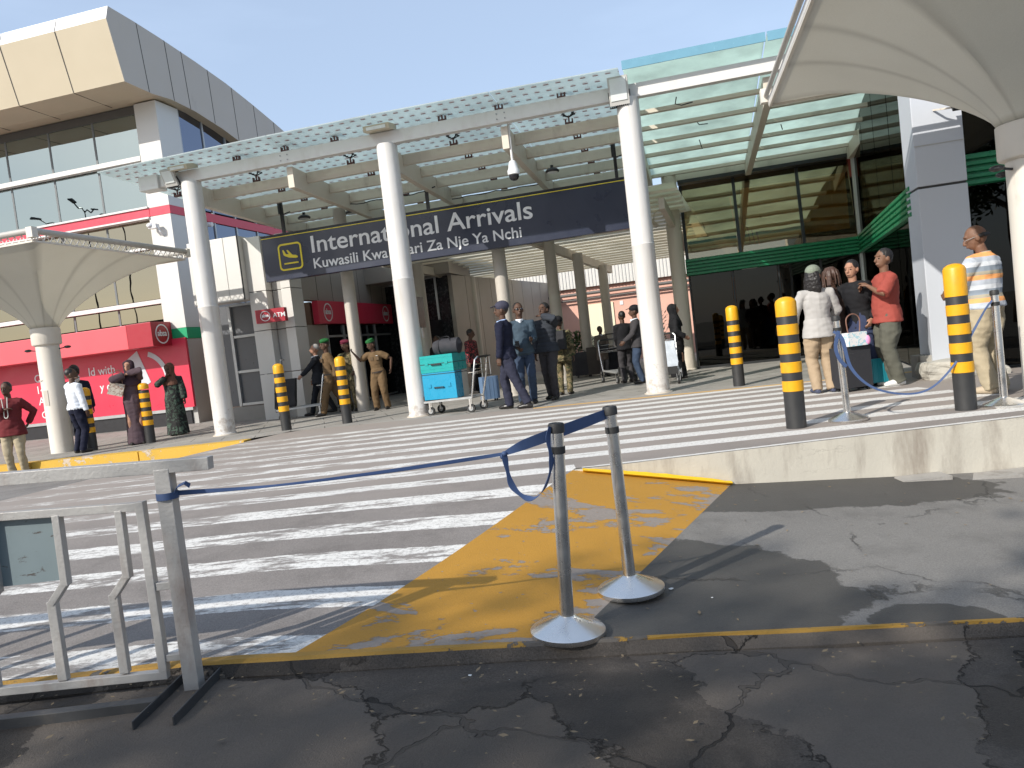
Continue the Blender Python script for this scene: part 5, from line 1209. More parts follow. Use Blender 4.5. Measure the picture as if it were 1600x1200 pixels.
for i, (x, y) in enumerate(((-27.7, 9.1), (-29.4, 5.8), (-31.2, 8.2))):
    t = thing('street_lamp', ['double armed street lamp mirrored in the tower windows, nearest of three', 'double armed street lamp mirrored in the tower windows, middle of three', 'double armed street lamp mirrored in the tower windows, farthest of three'][i], 'street lamp', (x, y, -.21), R_(60 + 25 * i), 'street lamps outside the left of the view')
    bm = BM(); tube(bm, [(0, 0, 0), (0, 0, 10.4)], [.05, .03], 10); obj('pole', bm, black_metal, t)
    for s_ in (-1, 1):
        bm = BM(); tube(bm, [(0, 0, 10.3), (s_ * .3, 0, 10.5), (s_ * .6, 0, 10.42), (s_ * .9, 0, 10.6)], .03, 8); obj('arm', bm, black_metal, t)
        bm = BM(); box(bm, -.22, .22, -.09, .09, -.03, .03, Matrix.Translation((s_ * 1.08, 0, 10.68)) @ Matrix.Rotation(-s_ * .2, 4, 'Y')); obj('lamp_head', bm, black_metal, t, bev=.02)

# ============================================================ PEOPLE
def remeshed(bm, vox, smooth_it=2, wr=0., seed=0., sc=(7, 7, 3.2)):
    me = bpy.data.meshes.new('tmp'); bmesh.ops.recalc_face_normals(bm, faces=bm.faces[:]); bm.to_mesh(me); bm.free()
    o = bpy.data.objects.new('tmp', me); COL.objects.link(o)
    md = o.modifiers.new('r', 'REMESH'); md.mode = 'VOXEL'; md.voxel_size = vox; md.adaptivity = 0
    if smooth_it: sm = o.modifiers.new('s', 'SMOOTH'); sm.factor = .5; sm.iterations = smooth_it
    dg = bpy.context.evaluated_depsgraph_get(); r = bpy.data.meshes.new_from_object(o.evaluated_get(dg))
    bpy.data.objects.remove(o); bpy.data.meshes.remove(me)
    if wr > 0:
        S = Vector((seed * 3.1, seed * 1.7, seed))
        co = [v.co.copy() for v in r.vertices]; nn = [v.normal.copy() for v in r.vertices]
        for i, v in enumerate(r.vertices):
            c = co[i]; q = Vector((c.x * sc[0], c.y * sc[1], c.z * sc[2])) + S
            n1 = noise.noise(q); n2 = noise.noise(Vector((c.x * 13, c.y * 13, c.z * 22)) + S)
            k = (1 - abs(n1) * 2.2) * .8 + n2 * .6
            v.co = c + nn[i] * wr * k
    return r
def mobj(name, me, m, parent):
    me.name = name; me.materials.clear(); me.materials.append(m); me.polygons.foreach_set('use_smooth', [True] * len(me.polygons))
    o = bpy.data.objects.new(name, me); COL.objects.link(o); o.parent = parent; return o
def ik(a, b, l1, l2, hint):
    a, b, hint = Vector(a), Vector(b), Vector(hint); d = b - a; D = min(d.length, (l1 + l2) * .998); dn = d.normalized(); b2 = a + dn * D
    x = (l1 * l1 - l2 * l2 + D * D) / (2 * D); hgt = math.sqrt(max(0, l1 * l1 - x * x)); h = hint - dn * hint.dot(dn)
    h = h.normalized() if h.length > 1e-5 else Vector((0, 1, 0)); return a + dn * x + h * hgt, b2
HANDREST = ((.27, -.04, .80), (-.27, -.04, .80))
def person(label, x, y, z, face, H, top=None, bottom=None, skin=skin1, hair='short', hairm=None, hands=HANDREST, elbow=None, feet=None, head=(0, 0), sleeve=2., topstyle='shirt', topz=.84, girth=1., belly=0.,
           shoe=None, lean=(0, 0), cap=None, vox=.0085, hd=None, collar=None, group=None, seed=0., legw=1., fcurl=(.6, .6), extra=None, robe=None, shoulder_w=.185):
    """face: yaw in degrees, 0 looks towards the camera, 90 to the right of the photo, 180 away. hands: wrist targets (own left = +x)."""
    t = thing('person', label, 'person', (x, y, z), R_(face), group); k = H / 1.80; G_ = girth
    K = Matrix.Scale(k, 4)
    lx, ly = lean                                            # sideways / forward lean of the upper body at shoulder height
    def L(p):                                                # lean transform
        p = Vector(p); f = max(0, p.z - .95) / .5; return Vector((p.x + lx * f, p.y + ly * f, p.z - .25 * (lx * lx + ly * ly) * f))
    feet = feet or ((.105, 0, .0), (-.105, 0, .0))
    hips = (Vector((.09 * G_, 0, .92)), Vector((-.09 * G_, 0, .92)))
    ank = [Vector((f[0], f[1] + .04, .085 + f[2])) for f in feet]
    knees = []
    for i in (0, 1):
        kn, an = ik(hips[i], ank[i], .435, .425, (.06 if i == 0 else -.06, -1, .0)); knees.append(kn); ank[i] = an
    sh = [L((shoulder_w * G_ ** .5, 0, 1.415)), L((-shoulder_w * G_ ** .5, 0, 1.415))]
    elb, wri = [], []
    eh = elbow or ((.5, .7, -.4), (-.5, .7, -.4))
    for i in (0, 1):
        e, w_ = ik(sh[i], Vector(hands[i]), .285, .255, eh[i]); elb.append(e); wri.append(w_)
    N_ = L((0, .0, 1.50)); HR = Matrix.Rotation(R_(head[0]), 4, 'Z') @ Matrix.Rotation(R_(head[1]), 4, 'X')
    def HT(p): return N_ + (HR @ (Vector(p) - Vector((0, .0, 1.50))))
    HS = Matrix.Translation(N_) @ Matrix.Scale(1.13, 4) @ Matrix.Translation(-N_)
    TOR = [(.84, .135, .10), (.90, .160, .115), (.98, .155, .112), (1.07, .137, .10), (1.17, .143, .105), (1.28, .160, .115), (1.37, .165, .108), (1.43, .130, .085), (1.475, .075, .065)]
    def torso(bm, off=0., z0=.84, z1=1.48, flare=0., bel=belly):
        P = []; Rr = []
        for z_, a, b in TOR:
            if z_ < z0 - .05 or z_ > z1: continue
            bb = bel * math.exp(-((z_ - 1.06) / .13) ** 2)
            fl = flare * max(0, (1.05 - z_) / .25)
            P.append(L((0, -bb * .55, z_))); Rr.append(((a + off + fl) * G_, (b + off + fl) * G_ + bb * .6))
        tube(bm, P, Rr, 20, side=(1, 0, 0))
    vd = vox
    # ---- body, one continuous surface
    bm = BM(); torso(bm, -.012)
    tube(bm, [L((0, .005, 1.44)), HT((0, 0, 1.50)), HT((0, -.005, 1.58))], [.062, .056, .058], 14)
    for i in (0, 1):
        s = 1 if i == 0 else -1
        tube(bm, [hips[i], hips[i].lerp(knees[i], .5), knees[i], knees[i].lerp(ank[i], .35), ank[i]], [.085 * G_, .074 * G_, .053, .055, .036], 12)
        f = Vector(feet[i]); tube(bm, [Vector((f.x, f.y + .07, .05 + f.z)), Vector((f.x, f.y, .05 + f.z)), Vector((f.x + s * .01, f.y - .13, .03 + f.z))], [.035, .04, .03], 10)
        tube(bm, [sh[i] * 1, sh[i].lerp(elb[i], .5), elb[i], elb[i].lerp(wri[i], .3), wri[i]], [.052, .046, .036, .037, .024], 12)
        # hand
        d = (wri[i] - elb[i]).normalized() if not hd or not hd[i] else Vector(hd[i]).normalized()
        inw = Vector((-s, 0, 0)); 
        if abs(d.x) > .75: inw = Vector((0, 0, -1))
        pn = (inw - d * inw.dot(d)).normalized(); wd = d.cross(pn).normalized()     # palm normal, width
        if wd.y > 0: wd = -wd                                                        # thumb side towards the front
        pc = wri[i] + d * .045
        tube(bm, [wri[i] - d * .01, pc, wri[i] + d * .085], [(.027, .020), (.040, .016), (.038, .014)], 12, side=wd)
        cu = fcurl[i]
        for q, (off, ln) in enumerate(((.030, .070), (.010, .080), (-.011, .074), (-.030, .058))):
            b0 = wri[i] + d * .082 + wd * off; a1 = cu * .5; a2 = cu * 1.1 + .06 * q
            d1 = (d * math.cos(a1) + pn * math.sin(a1)).normalized(); d2 = (d * math.cos(a1 + a2) + pn * math.sin(a1 + a2)).normalized()
            tube(bm, [b0 - d * .02, b0, b0 + d1 * ln * .5, b0 + d1 * ln * .5 + d2 * ln * .5], [.0095, .0095, .0088, .007], 8)
        tb = wri[i] + d * .02 + wd * .028; td = (d * .7 + wd * .6 + pn * .35).normalized()
        tube(bm, [tb - td * .01, tb + td * .035, tb + td * .035 + (d * .9 + pn * .3).normalized() * .03], [.013, .011, .0085], 8)
    n0 = len(bm.verts)
    sphere(bm, HT((0, .005, 1.672)), (.074, .094, .098), 18, HR.to_3x3().to_4x4()); tube(bm, [HT((0, -.012, 1.66)), HT((0, -.03, 1.61)), HT((0, -.045, 1.575)), HT((0, -.055, 1.555))], [(.068, .08), (.060, .068), (.046, .05), (.026, .028)], 14, side=(HR @ Vector((1, 0, 0))))
    tube(bm, [HT((0, -.088, 1.675)), HT((0, -.104, 1.650)), HT((0, -.112, 1.628)), HT((0, -.098, 1.620))], [.008, .011, .015, .012], 8)
    tube(bm, [HT((-.022, -.088, 1.592)), HT((0, -.100, 1.594)), HT((.022, -.088, 1.592))], [.006, .009, .006], 8)
    tube(bm, [HT((-.045, -.078, 1.690)), HT((0, -.092, 1.692)), HT((.045, -.078, 1.690))], [.010, .009, .010], 8)
    for s in (1, -1): sphere(bm, HT((s * .077, .006, 1.645)), (.011, .022, .032), 10, HR.to_3x3().to_4x4())
    bm.verts.ensure_lookup_table()
    for v in bm.verts[n0:]: v.co = HS @ v.co
    bm.transform(K)
    body = mobj('body', remeshed(bm, min(vd, .0085) * .9, 1), skin, t)
    # eyes
    if abs(face) < 140:
        for s in (1, -1):
            bm = BM(); sphere(bm, HT((s * .031, -.083, 1.658)), (.012, .008, .007), 8); bm.transform(K @ HS); obj('eye', bm, eye_m, t, smooth=True)
    # ---- trousers
    if bottom is not None and robe is None:
        bm = BM(); torso(bm, .010, .84, 1.03, bel=belly * .6)
        for i in (0, 1):
            an = ank[i] + Vector((0, .0, -.035)); kn = knees[i]
            tube(bm, [hips[i] + Vector((0, 0, .03)), hips[i].lerp(kn, .45), kn, kn.lerp(an, .5), an], [(.102 * G_, .108 * G_), (.092 * G_ * legw, .097 * legw * G_), .073 * legw, .068 * legw, .062 * legw], 16, side=(1, 0, 0))
        bm.transform(K); mobj('trousers', remeshed(bm, vd * 1.15, 2, .011 * k, seed + 1, (9, 9, 6)), bottom, t)
    # ---- top
    if top is not None and robe is None:
        bm = BM(); loose = {'shirt': .016, 'jacket': .028, 'puffer': .034, 'tee': .022}[topstyle]
        torso(bm, loose, topz, 1.475, flare=.018)
        fl = .02; P = [L((0, 0, topz)), L((0, 0, 1.0))]
        bb = belly * .35
        tube(bm, [L((0, -bb, topz)), L((0, -bb, .93)), L((0, -bb, 1.05))], [((.178 + loose + fl) * G_, (.128 + loose + fl) * G_), ((.172 + loose + fl * .5) * G_, (.128 + loose) * G_), ((.15 + loose) * G_, (.112 + loose) * G_ + bb * .5)], 20, side=(1, 0, 0))
        for i in (0, 1):
            pts = [L((.06 if i == 0 else -.06, 0, 1.425)), sh[i]]; rr = [.075, .068 + loose * .5]
            e = .055 + loose * .45; w_ = .044 + loose * .4
            if sleeve >= 1: pts += [sh[i].lerp(elb[i], .5), elb[i]]; rr += [e + .004, e - .002]
            else: pts += [sh[i].lerp(elb[i], sleeve)]; rr += [e + .012]
            if sleeve > 1: pts += [elb[i].lerp(wri[i], (sleeve - 1) * .5), elb[i].lerp(wri[i], (sleeve - 1) * .97)]; rr += [w_ + .004, w_ - .004]
            tube(bm, pts, rr, 14)
        if topstyle != 'shirt' or collar: tube(bm, [L((0, .01, 1.44)), L((0, .004, 1.50))], [.078, .069], 14)
        bm.transform(K); me = remeshed(bm, vd * 1.15, 2, (.011 if topstyle != 'puffer' else .004) * k, seed)
        if topstyle == 'puffer':
            for v in me.vertices: v.co += v.normal * .010 * abs(math.sin(v.co.z * 42))
        mobj('top', me, top, t)
        if collar:
            bm = BM(); tube(bm, [L((0, .004, 1.475)), L((0, .0, 1.515))], [.080, .068], 16); tube(bm, [L((0, -.085, 1.38)), L((0, -.072, 1.50))], [.012, .045], 10, side=(1, 0, 0)); bm.transform(K); mobj('shirt_collar', remeshed(bm, vd, 1), collar, t)
    # ---- robe / abaya: one garment from shoulders to ground
    if robe is not None:
        rm, hem, fl = robe
        bm = BM(); sw = (ank[0] + ank[1]) * .5
        tube(bm, [Vector((sw.x, sw.y - .02, hem)), Vector((sw.x * .7, sw.y * .6, .45)), L((0, -.01, .92)), L((0, 0, 1.08)), L((0, 0, 1.28)), L((0, 0, 1.40)), L((0, 0, 1.47))],
             [(.25 * fl, .21 * fl), (.215 * fl, .18 * fl), (.195 * G_, .155 * G_), (.175 * G_, .14 * G_), (.185 * G_, .14 * G_), (.175 * G_, .115), (.085, .075)], 28, side=(1, 0, 0))
        for i in (0, 1): tube(bm, [L((.07 if i == 0 else -.07, 0, 1.41)), sh[i], elb[i], elb[i].lerp(wri[i], .92)], [.08, .078, .078, .070], 14)
        bm.transform(K); mobj('robe', remeshed(bm, vd * 1.25, 2, .011 * k, seed, (10, 10, 1.6)), rm, t)
    # ---- shoes
    sm = shoe or C['shoe_k']
    for i in (0, 1):
        s = 1 if i == 0 else -1; f = Vector(feet[i]); bm = BM()
        tube(bm, [f + Vector((0, .095, .035)), f + Vector((0, .05, .045)), f + Vector((s * .005, -.06, .043)), f + Vector((s * .012, -.135, .034)), f + Vector((s * .012, -.175, .026))], [(.030, .03), (.042, .044), (.048, .042), (.046, .032), (.024, .02)], 14, side=(1, 0, 0))
        tube(bm, [f + Vector((0, .04, .05)), ank[i] + Vector((0, 0, .02))], [.045, .046], 12)
        bm.transform(K); o = mobj('shoe', remeshed(bm, .008, 1), sm, t)
    # ---- hair and headgear
    hm = hairm or hair_k; H3 = HR.to_3x3().to_4x4()
    def hairmesh(fn, vx=.007, wr=.004, nm='hair', mm=None):
        bm = BM(); fn(bm); bm.transform(K @ HS); mobj(nm, remeshed(bm, vx, 1, wr * k, seed, (30, 30, 30)), mm or hm, t)
    def skull(bm, r=1.0, y=.018, zz=1.688):
        if cap and cap[0] == 'cap': r, zz = r * .93, zz - .018
        sphere(bm, HT((0, y, zz)), (.080 * r, .092 * r, .092 * r), 16, H3)
    if hair == 'short': hairmesh(lambda b: (skull(b), tube(b, [HT((0, .06, 1.67)), HT((0, .062, 1.61))], [(.06, .04), (.045, .03)], 12, side=HR @ Vector((1, 0, 0)))))
    elif hair == 'crop': hairmesh(lambda b: skull(b, .965, .02, 1.690), wr=.001)
    elif hair == 'fringe': hairmesh(lambda b: tube(b, [HT((-.07, -.01, 1.66)), HT((-.065, .055, 1.655)), HT((0, .098, 1.65)), HT((.065, .055, 1.655)), HT((.07, -.01, 1.66))], [.014, .022, .024, .022, .014], 10), wr=.001)
    elif hair == 'afro': hairmesh(lambda b: skull(b, 1.18, .02, 1.70), wr=.007)
    elif hair == 'long': hairmesh(lambda b: (skull(b, 1.08), tube(b, [HT((0, .05, 1.70)), HT((0, .07, 1.60)), HT((0, .065, 1.50)), HT((0, .055, 1.43))], [(.085, .06), (.10, .06), (.11, .05), (.085, .03)], 18, side=HR @ Vector((1, 0, 0)))), wr=.008)
    elif hair == 'tied': hairmesh(lambda b: (skull(b, 1.02), sphere(b, HT((0, .11, 1.66)), (.04, .04, .045), 10)), wr=.003)
    elif hair == 'locks':
        def lf(b):
            skull(b, 1.08); rr = random.Random(5)
            for q in range(34):
                a = rr.uniform(-2.6, 2.6) + math.pi / 2; e = Vector((math.cos(a) * .082, math.sin(a) * .092 + .01, 0)); L2 = rr.uniform(.10, .19)
                tube(b, [HT((e.x * .5, e.y * .5, 1.775)), HT((e.x * 1.08, e.y * 1.08, 1.72)), HT((e.x * 1.25, e.y * 1.25, 1.66)), HT((e.x * 1.2 + rr.uniform(-.02, .02), e.y * 1.2, 1.66 - L2))], [.012, .013, .012, .008], 7)
        hairmesh(lf, .006, .002)
    if hair == 'hijab' or cap and cap[0] == 'hijab':
        mm = cap[1]
        def hf(b):
            sphere(b, HT((0, .030, 1.675)), (.096, .105, .112), 18, H3)
            tube(b, [HT((0, .03, 1.66)), HT((0, .015, 1.56)), L((0, .0, 1.46)), L((0, -.005, 1.36)), L((0, -.01, 1.28))], [(.096, .10), (.085, .085), (.13, .115), (.19, .145), (.175, .15)], 20, side=(1, 0, 0))
            tube(b, [HT((-.072, -.03, 1.72)), HT((-.055, -.045, 1.58)), HT((0, -.055, 1.54)), HT((.055, -.045, 1.58)), HT((.072, -.03, 1.72)), HT((0, -.055, 1.755)), HT((-.072, -.03, 1.72))], .022, 10)
        bm = BM(); hf(bm); bm.transform(K @ HS); mobj('headscarf', remeshed(bm, .010, 2, .005 * k, seed, (14, 14, 10)), mm, t)
    if cap and cap[0] == 'beret':
        s = cap[2] if len(cap) > 2 else 1
        hairmesh(lambda b: (sphere(b, HT((s * .018, .005, 1.755)), (.100, .105, .040), 16, (Matrix.Rotation(R_(12 * s), 4, 'Y')) @ H3), tube(b, [HT((0, .01, 1.715)), HT((0, .008, 1.745))], [(.086, .102), (.088, .104)], 18, side=HR @ Vector((1, 0, 0)))), .007, .002, 'beret', cap[1])
    if cap and cap[0] == 'cap':
        hairmesh(lambda b: (sphere(b, HT((0, .012, 1.715)), (.093, .110, .084), 16, H3), tube(b, [HT((0, -.08, 1.725)), HT((0, -.12, 1.722)), HT((0, -.165, 1.708))], [(.062, .008), (.066, .007), (.045, .006)], 14, side=HR @ Vector((1, 0, 0)))), .0055, .001, 'cap', cap[1])
    if extra: extra(t, k, (lambda p: HS @ HT(p)), L, wri, K, sh)
    return t
def ex_sunglasses(t, k, HT, L, wri, K, sh):
    bm = BM()
    for s in (1, -1): sphere(bm, HT((s * .034, -.092, 1.66)), (.026, .008, .018), 10); bar(bm, HT((s * .058, -.085, 1.665)), HT((s * .082, .0, 1.66)), .006, .008)
    bar(bm, HT((-.02, -.100, 1.665)), HT((.02, -.100, 1.665)), .006, .006); bm.transform(K); obj('sunglasses', bm, glass_dk, t)
def ex_phone(i, d=(0, -.02, .05)):
    def f(t, k, HT, L, wri, K, sh):
        p = wri[i] + Vector(d); bm = BM(); box(bm, -.037, .037, -.005, .005, -.075, .075, Matrix.Translation(p) @ Matrix.Rotation(R_(-50), 4, 'X')); bm.transform(K); obj('phone', bm, glass_dk, t, bev=.002)
    return f
def ex_uniform(m, trim):
    def f(t, k, HT, L, wri, K, sh):
        for s in (1, -1):
            bm = BM(); box(bm, s * .075 - .042, s * .075 + .042, -.158, -.135, 1.27, 1.36); bm.transform(K); obj('chest_pocket', bm, m, t, bev=.004)
            bm = BM(); bar(bm, L((s * .10, -.01, 1.462)), L((s * .19, -.01, 1.452)), .045, .016); bm.transform(K); obj('shoulder_strap', bm, trim, t, bev=.003)
        bm = BM(); box(bm, .05, .10, -.164, -.156, 1.375, 1.385); bm.transform(K); obj('name_strip', bm, MATS['white_lettering'], t)
    return f
def multi(*fs):
    def f(*a):
        for g in fs: g(*a)
    return f
def ex_belt(m, z=.985, r=(.172, .13)):
    def f(t, k, HT, L, wri, K, sh):
        bm = BM(); tube(bm, [L((0, 0, z - .02)), L((0, 0, z + .02))], [r, r], 24, side=(1, 0, 0)); bm.transform(K); obj('belt', bm, m, t, smooth=True)
    return f
NEARV, MIDV, FARV = .0085, .010, .013
FK = dict(vox=MIDV)
# left road and bank wall
person('man in maroon embroidered shirt and khaki trousers standing on the road, left edge', -8.62, 13.2, -.21, 12, 1.66, C['maroon'], C['khaki'], hair='crop', hands=((.22, .17, 1.0), (-.02, -.20, 1.30)), elbow=((1, .3, -.2), (-1, 0, -.1)), topz=.80, sleeve=2, girth=1.08, vox=MIDV, seed=1, head=(-6, 4), belly=.04, topstyle='tee',
    extra=lambda t, k, HT, L, wri, K, sh: obj('embroidery', (lambda b: (tube(b, catm([(-.045, -.152, 1.40), (-.03, -.165, 1.2), (-.028, -.175, 1.08), (.0, -.178, 1.05), (.028, -.175, 1.08), (.03, -.165, 1.2), (.045, -.152, 1.40)]), .008, 6), b)[1])(BM()), C['ivory'], t))
person('man in white shirt and navy trousers with his hand to his head, back turned', -8.20, 14.45, 0, 150, 1.60, C['white'], C['navy'], hair='crop', hands=((-.02, -.10, 1.60), (-.25, -.08, .86)), elbow=((1, -.3, -.35), (-.5, .7, -.4)), vox=MIDV, seed=2, head=(-30, 0), extra=ex_belt(black_rub), topz=.97, girth=1.02)
person('dark clothed person mostly hidden behind the man in the white shirt', -8.72, 15.5, 0, 200, 1.66, C['navy'], C['navy'], hair='afro', vox=FARV, seed=3, topstyle='jacket', topz=.6)
person('woman in long plum brown abaya and dark headscarf, arms raised to her face', -7.36, 14.95, 0, 20, 1.64, hair=None, cap=('hijab', cloth('dark_plum_scarf_cloth', (.05, .03, .04))), robe=(C['abaya'], .02, .86), skin=skin2, hands=((-.02, -.17, 1.52), (-.08, -.17, 1.50)), elbow=((1, -.2, .15), (-1, -.4, -.3)), vox=MIDV, seed=4, head=(-14, -4))
b_ = thing('hand_bag', 'cream patterned hand bag hanging at the raised arm of the woman in brown', 'bag', (-7.58, 14.72, 1.0), R_(20))
bm = BM(); box(bm, -.13, .13, -.05, .05, 0, .24, Matrix.Rotation(R_(20), 4, 'Y')); obj('body', bm, patterned('cream_print', (.55, .5, .42), (.3, .2, .16), 18), b_, bev=.02, smooth=True)
bm = BM(); tube(bm, catm([(-.03, 0, .22), (.02, 0, .42), (.14, 0, .46), (.16, 0, .2)]), .008, 6); obj('strap', bm, MATS['brown_leather'], b_)
person('woman in black and green patterned dress with brown headscarf, hand at her mouth', -7.12, 16.2, 0, 0, 1.52, hair=None, cap=('hijab', C['brownscarf']), robe=(green_pat, .03, 1.08), skin=skin1, hands=((.30, -.06, .84), (-.05, -.17, 1.46)), elbow=((.6, .4, -.3), (-.8, -.3, -.6)), vox=MIDV, seed=5, head=(-10, 8), girth=1.12)
# bank entrance group
WALKF = ((.08, -.30, .0), (-.08, .32, .03))
person('grey haired man in black suit walking left behind a trolley', -4.35, 17.45, 0, -80, 1.60, C['suit'], C['suit'], skin=skin2, hair='crop', hairm=hair_g, hands=((.16, -.42, 1.02), (-.24, -.16, .86)), feet=((.07, .28, .03), (-.07, -.30, 0)), vox=MIDV, seed=6, topstyle='jacket', topz=.80, head=(4, 0), collar=C['white'])
person('officer in tan uniform and green beret striding left behind the man in suit', -3.98, 16.95, 0, -65, 1.66, C['tan'], C['tan'], hair='crop', cap=('beret', C['green']), hands=((.2, .10, .90), (-.24, .05, .86)), feet=((.07, -.30, 0), (-.07, .32, .03)), vox=MIDV, seed=7, topz=.90, head=(10, 6), extra=multi(ex_belt(mat('dark_leather_belt', (.03, .02, .015), .4), .965, (.19, .15)), ex_uniform(mat('tan_pocket_cloth', (.11, .07, .036), .85), C['green'])), legw=1.12)
person('soldier in camouflage and maroon beret standing behind the second bollard', -3.60, 17.3, 0, -18, 1.60, camo_m, camo_m, hair='crop', cap=('beret', C['mberet']), hands=((.24, -.12, 1.0), (-.24, -.10, .95)), vox=MIDV, seed=8, topstyle='jacket', topz=.78, head=(-20, 12), girth=1.12, legw=1.15)
person('officer in tan uniform and green beret pointing with outstretched arm', -2.86, 16.72, 0, -12, 1.54, C['tan'], C['tan'], hair='crop', cap=('beret', C['green'], -1), hands=((.34, .02, 1.02), (-.62, .05, 1.50)), elbow=((1, .2, .3), (-.1, .3, -1)), feet=((.14, 0, 0), (-.13, -.06, 0)), vox=MIDV, seed=9, topz=.93, sleeve=.7, head=(-35, 14), extra=multi(ex_belt(mat('dark_leather_belt', (.03, .02, .015), .4), .965, (.19, .15)), ex_uniform(mat('tan_pocket_cloth', (.11, .07, .036), .85), C['green'])), legw=1.2, lean=(-.05, -.02))
# middle group
person('guard in navy jumper and peaked cap seen from the side, facing left', -.03, 12.95, 0, -112, 1.80, C['navy'], cloth('dark_navy_trousers', (.028, .03, .05)), hair='crop', cap=('cap', cloth('navy_cap_cloth', (.05, .05, .075))), hands=((.24, -.05, .82), (-.30, -.12, .88)), feet=((.10, .30, .0), (-.09, -.12, 0)), vox=NEARV, seed=10, collar=cloth('light_blue_shirt_cloth', (.38, .52, .80)), topz=.86, head=(16, 0), girth=1.03, fcurl=(.7, .9), legw=1.08)
person('smiling man in slate blue zip jacket, jeans and sunglasses holding a phone', .26, 13.62, 0, 2, 1.80, C['slate'], C['jean'], hair='crop', hands=((.16, -.30, 1.14), (-.10, -.28, 1.02)), elbow=((.25, .5, -1), (-.25, .5, -1)), vox=NEARV, seed=11, girth=.98, belly=.06, topstyle='tee', topz=.90, collar=C['white'], extra=multi(ex_sunglasses, ex_phone(1, (0, -.05, .06))), head=(10, -2), shoe=C['shoe_k'], fcurl=(.3, .8), legw=1.02)
person('man in dark puffer vest with his hand raised to his face', .72, 13.95, 0, -28, 1.76, C['vest'], C['dgrey'], hair='short', hands=((.05, -.18, 1.56), (-.24, -.05, .86)), elbow=((1, -.5, -.2), (-.5, .7, -.4)), vox=NEARV, seed=12, topstyle='puffer', topz=.90, head=(-14, -4), feet=((.1, -.10, 0), (-.10, .12, 0)))
person('soldier in camouflage standing behind the man in the puffer vest', 1.02, 14.75, 0, 160, 1.50, camo_m, camo_m, hair='short', cap=('cap', C['black']), vox=FARV, seed=13, topstyle='jacket', topz=.78)
bp = thing('backpack', 'black backpack worn by the soldier behind the puffer vest', 'backpack', (.97, 14.56, .88), R_(-20))
bm = BM(); box(bm, -.13, .13, -.08, .08, 0, .36); obj('body', bm, black_fab, bp, bev=.05, smooth=True)
bm = BM(); strip(bm, catm([(-.10, .08, .38), (-.12, .16, .40), (-.12, .2, .2), (-.10, .08, .05)]), (1, 0, 0), .04, .006); obj('strap', bm, black_fab, bp)
person('person in red patterned top standing behind the luggage stack, right side', -.88, 18.6, 0, 60, 1.56, red_pat, C['black'], hair='short', vox=FARV, seed=14, head=(10, 10))
person('person with only the head showing behind the duffel bag, left side', -1.72, 18.9, 0, -30, 1.50, C['black'], C['black'], hair='crop', vox=FARV, seed=15)
# far passage
person('person in pale coat with dark crossed straps beside the far suitcases', 2.36, 19.4, 0, 25, 1.27, cloth('taupe_coat_cloth', (.16, .13, .11)), cloth('mid_grey_trousers', (.12, .11, .11)), hair='short', vox=FARV, seed=16, hands=((.15, -.2, .95), (-.18, -.18, .95)), topstyle='jacket', topz=.6, collar=C['white'])
bp = thing('shoulder_bag', 'dark shoulder bag of the person in pale coat by the far suitcases', 'bag', (2.36, 19.1, .62), R_(10))
bm = BM(); box(bm, -.12, .12, -.05, .05, 0, .2); obj('body', bm, black_fab, bp, bev=.03, smooth=True)
bm = BM(); strip(bm, [(-.1, .02, .18), (.0, .0, .35), (.1, .05, .52)], (0, 1, 0), .02, .004); obj('strap', bm, black_fab, bp)
person('person in black top with white back lettering holding up a phone', 2.44, 16.1, 0, 195, 1.50, C['black'], C['dgrey'], hair='crop', vox=FARV, seed=17, hands=((.1, -.25, .95), (-.05, -.36, 1.12)), topstyle='jacket')
person('person in peaked cap and jeans half hidden by the nearest white column', 2.60, 15.45, 0, -95, 1.56, C['dgrey'], C['jean'], hair='crop', cap=('cap', C['black']), vox=FARV, seed=18, hands=((.15, -.3, 1.0), (-.15, -.3, 1.0)), collar=C['white'])
person('woman in black robe and headscarf right of the nearest white column', 3.40, 15.5, 0, 80, 1.50, hair=None, cap=('hijab', C['black']), robe=(C['black'], .05, .92), skin=skin2, hands=((.2, -.2, 1.0), (-.2, -.2, 1.0)), vox=MIDV, seed=19)
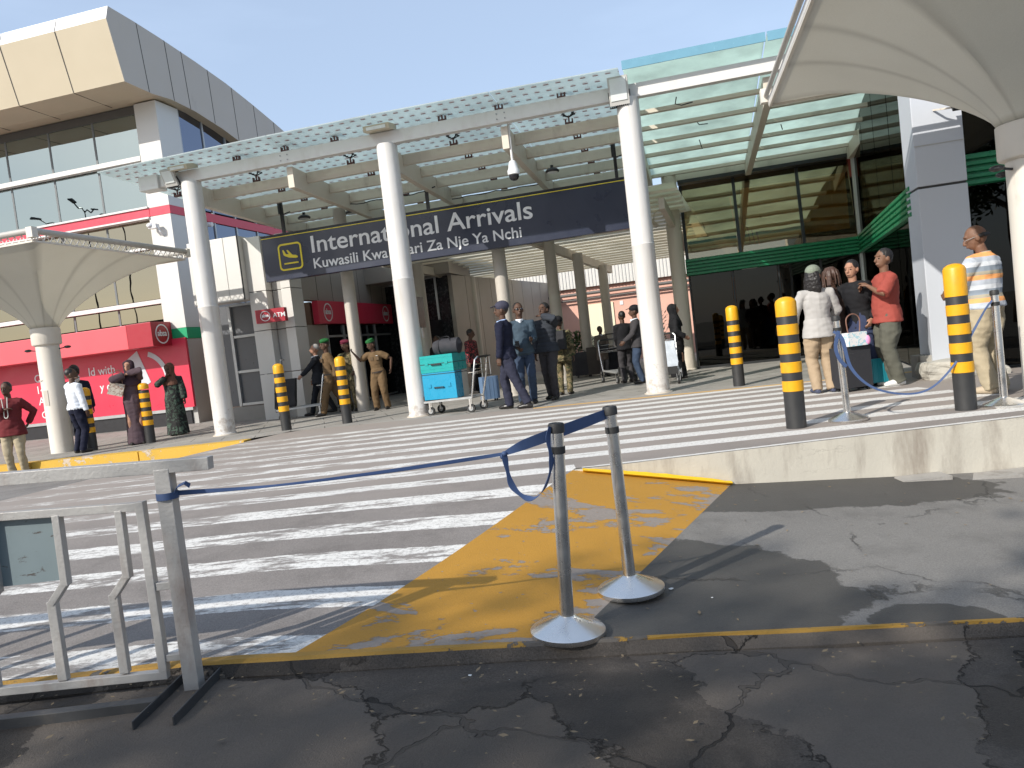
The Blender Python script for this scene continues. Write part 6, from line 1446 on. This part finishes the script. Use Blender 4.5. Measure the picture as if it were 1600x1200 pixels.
# right group
person('person in loose light grey shirt, sand trousers and sage green cap, back turned', 4.00, 9.88, 0, 176, 1.62, C['lgrey'], C['sand'], skin=skin2, hair='long', cap=('cap', C['sage']), hands=((.26, -.22, .98), (-.24, -.24, 1.0)), elbow=((.8, .6, -.5), (-.8, .6, -.5)), vox=NEARV, seed=20, topstyle='tee', topz=.80, sleeve=1.9, head=(-38, 0), girth=1.06, legw=1.16, shoe=C['shoe_n'])
person('person in dark brown hooded top with brown locks, seen from behind', 4.40, 10.3, 0, 172, 1.60, C['brown'], C['mocha'], skin=skin2, hair='locks', hairm=hair_b, hands=((.22, -.2, 1.0), (-.22, -.2, 1.0)), vox=NEARV, seed=21, topstyle='jacket', topz=.80, head=(20, 4), legw=.95)
person('woman in black jacket and navy skirt leaning left over her suitcase', 4.66, 10.12, 0, -58, 1.66, C['black'], C['navyskirt'], skin=skin2, hair='tied', hands=((.24, -.10, .95), (-.30, -.34, .98)), elbow=((.5, .7, -.4), (-.9, .2, .1)), vox=NEARV, seed=22, topstyle='jacket', topz=.80, head=(6, 2), lean=(-.02, -.06), legw=1.4,
    extra=lambda t, k, HT, L, wri, K, sh: mobj('skirt', (lambda b: (tube(b, [(0, 0, .30), (0, 0, .6), (0, 0, .86), (0, 0, .98)], [(.24, .20), (.215, .18), (.18, .15), (.15, .12)], 24, side=(1, 0, 0)), remeshed(b, .011, 2, .012, 3, (12, 12, 1.5)))[1])(BM()), C['navyskirt'], t))
person('man in brick red shirt and olive trousers with one arm raised, facing left', 4.87, 9.80, 0, -95, 1.74, C['red'], C['olive'], skin=skin3, hair='short', hands=((.10, -.26, 1.34), (-.16, -.24, 1.30)), elbow=((.9, .1, -.8), (-.6, -.1, -.9)), vox=NEARV, seed=23, topstyle='tee', topz=.84, sleeve=.95, head=(14, -2), girth=1.08, belly=.05, legw=1.25, shoe=C['shoe_w'])
person('bald man in striped polo shirt and khaki trousers looking down at his hands', 5.02, 8.02, 0, -150, 1.76, stripe_m, C['khaki'], skin=skin3, hair='fringe', hands=((.10, -.36, 1.10), (-.14, -.34, 1.08)), elbow=((.8, .5, -.6), (-.8, .5, -.6)), vox=NEARV, seed=24, topstyle='tee', topz=.92, sleeve=.9, head=(32, 16), girth=1.12, belly=.05, legw=1.2, shoe=C['shoe_b'], extra=multi(ex_belt(MATS['brown_leather'], .955, (.19, .152)),
    lambda t, k, HT, L, wri, K, sh: obj('spectacles', (lambda b: (tube(b, [HT((.03, -.10, 1.655)), HT((.065, -.085, 1.66)), HT((.08, .0, 1.66))], .003, 6), tube(b, [HT((-.03, -.10, 1.655)), HT((-.065, -.085, 1.66)), HT((-.08, .0, 1.66))], .003, 6), b.transform(K), b)[3])(BM()), alu, t)))
for o in bpy.data.objects:
    if '_o' in o.keys(): del o['_o']
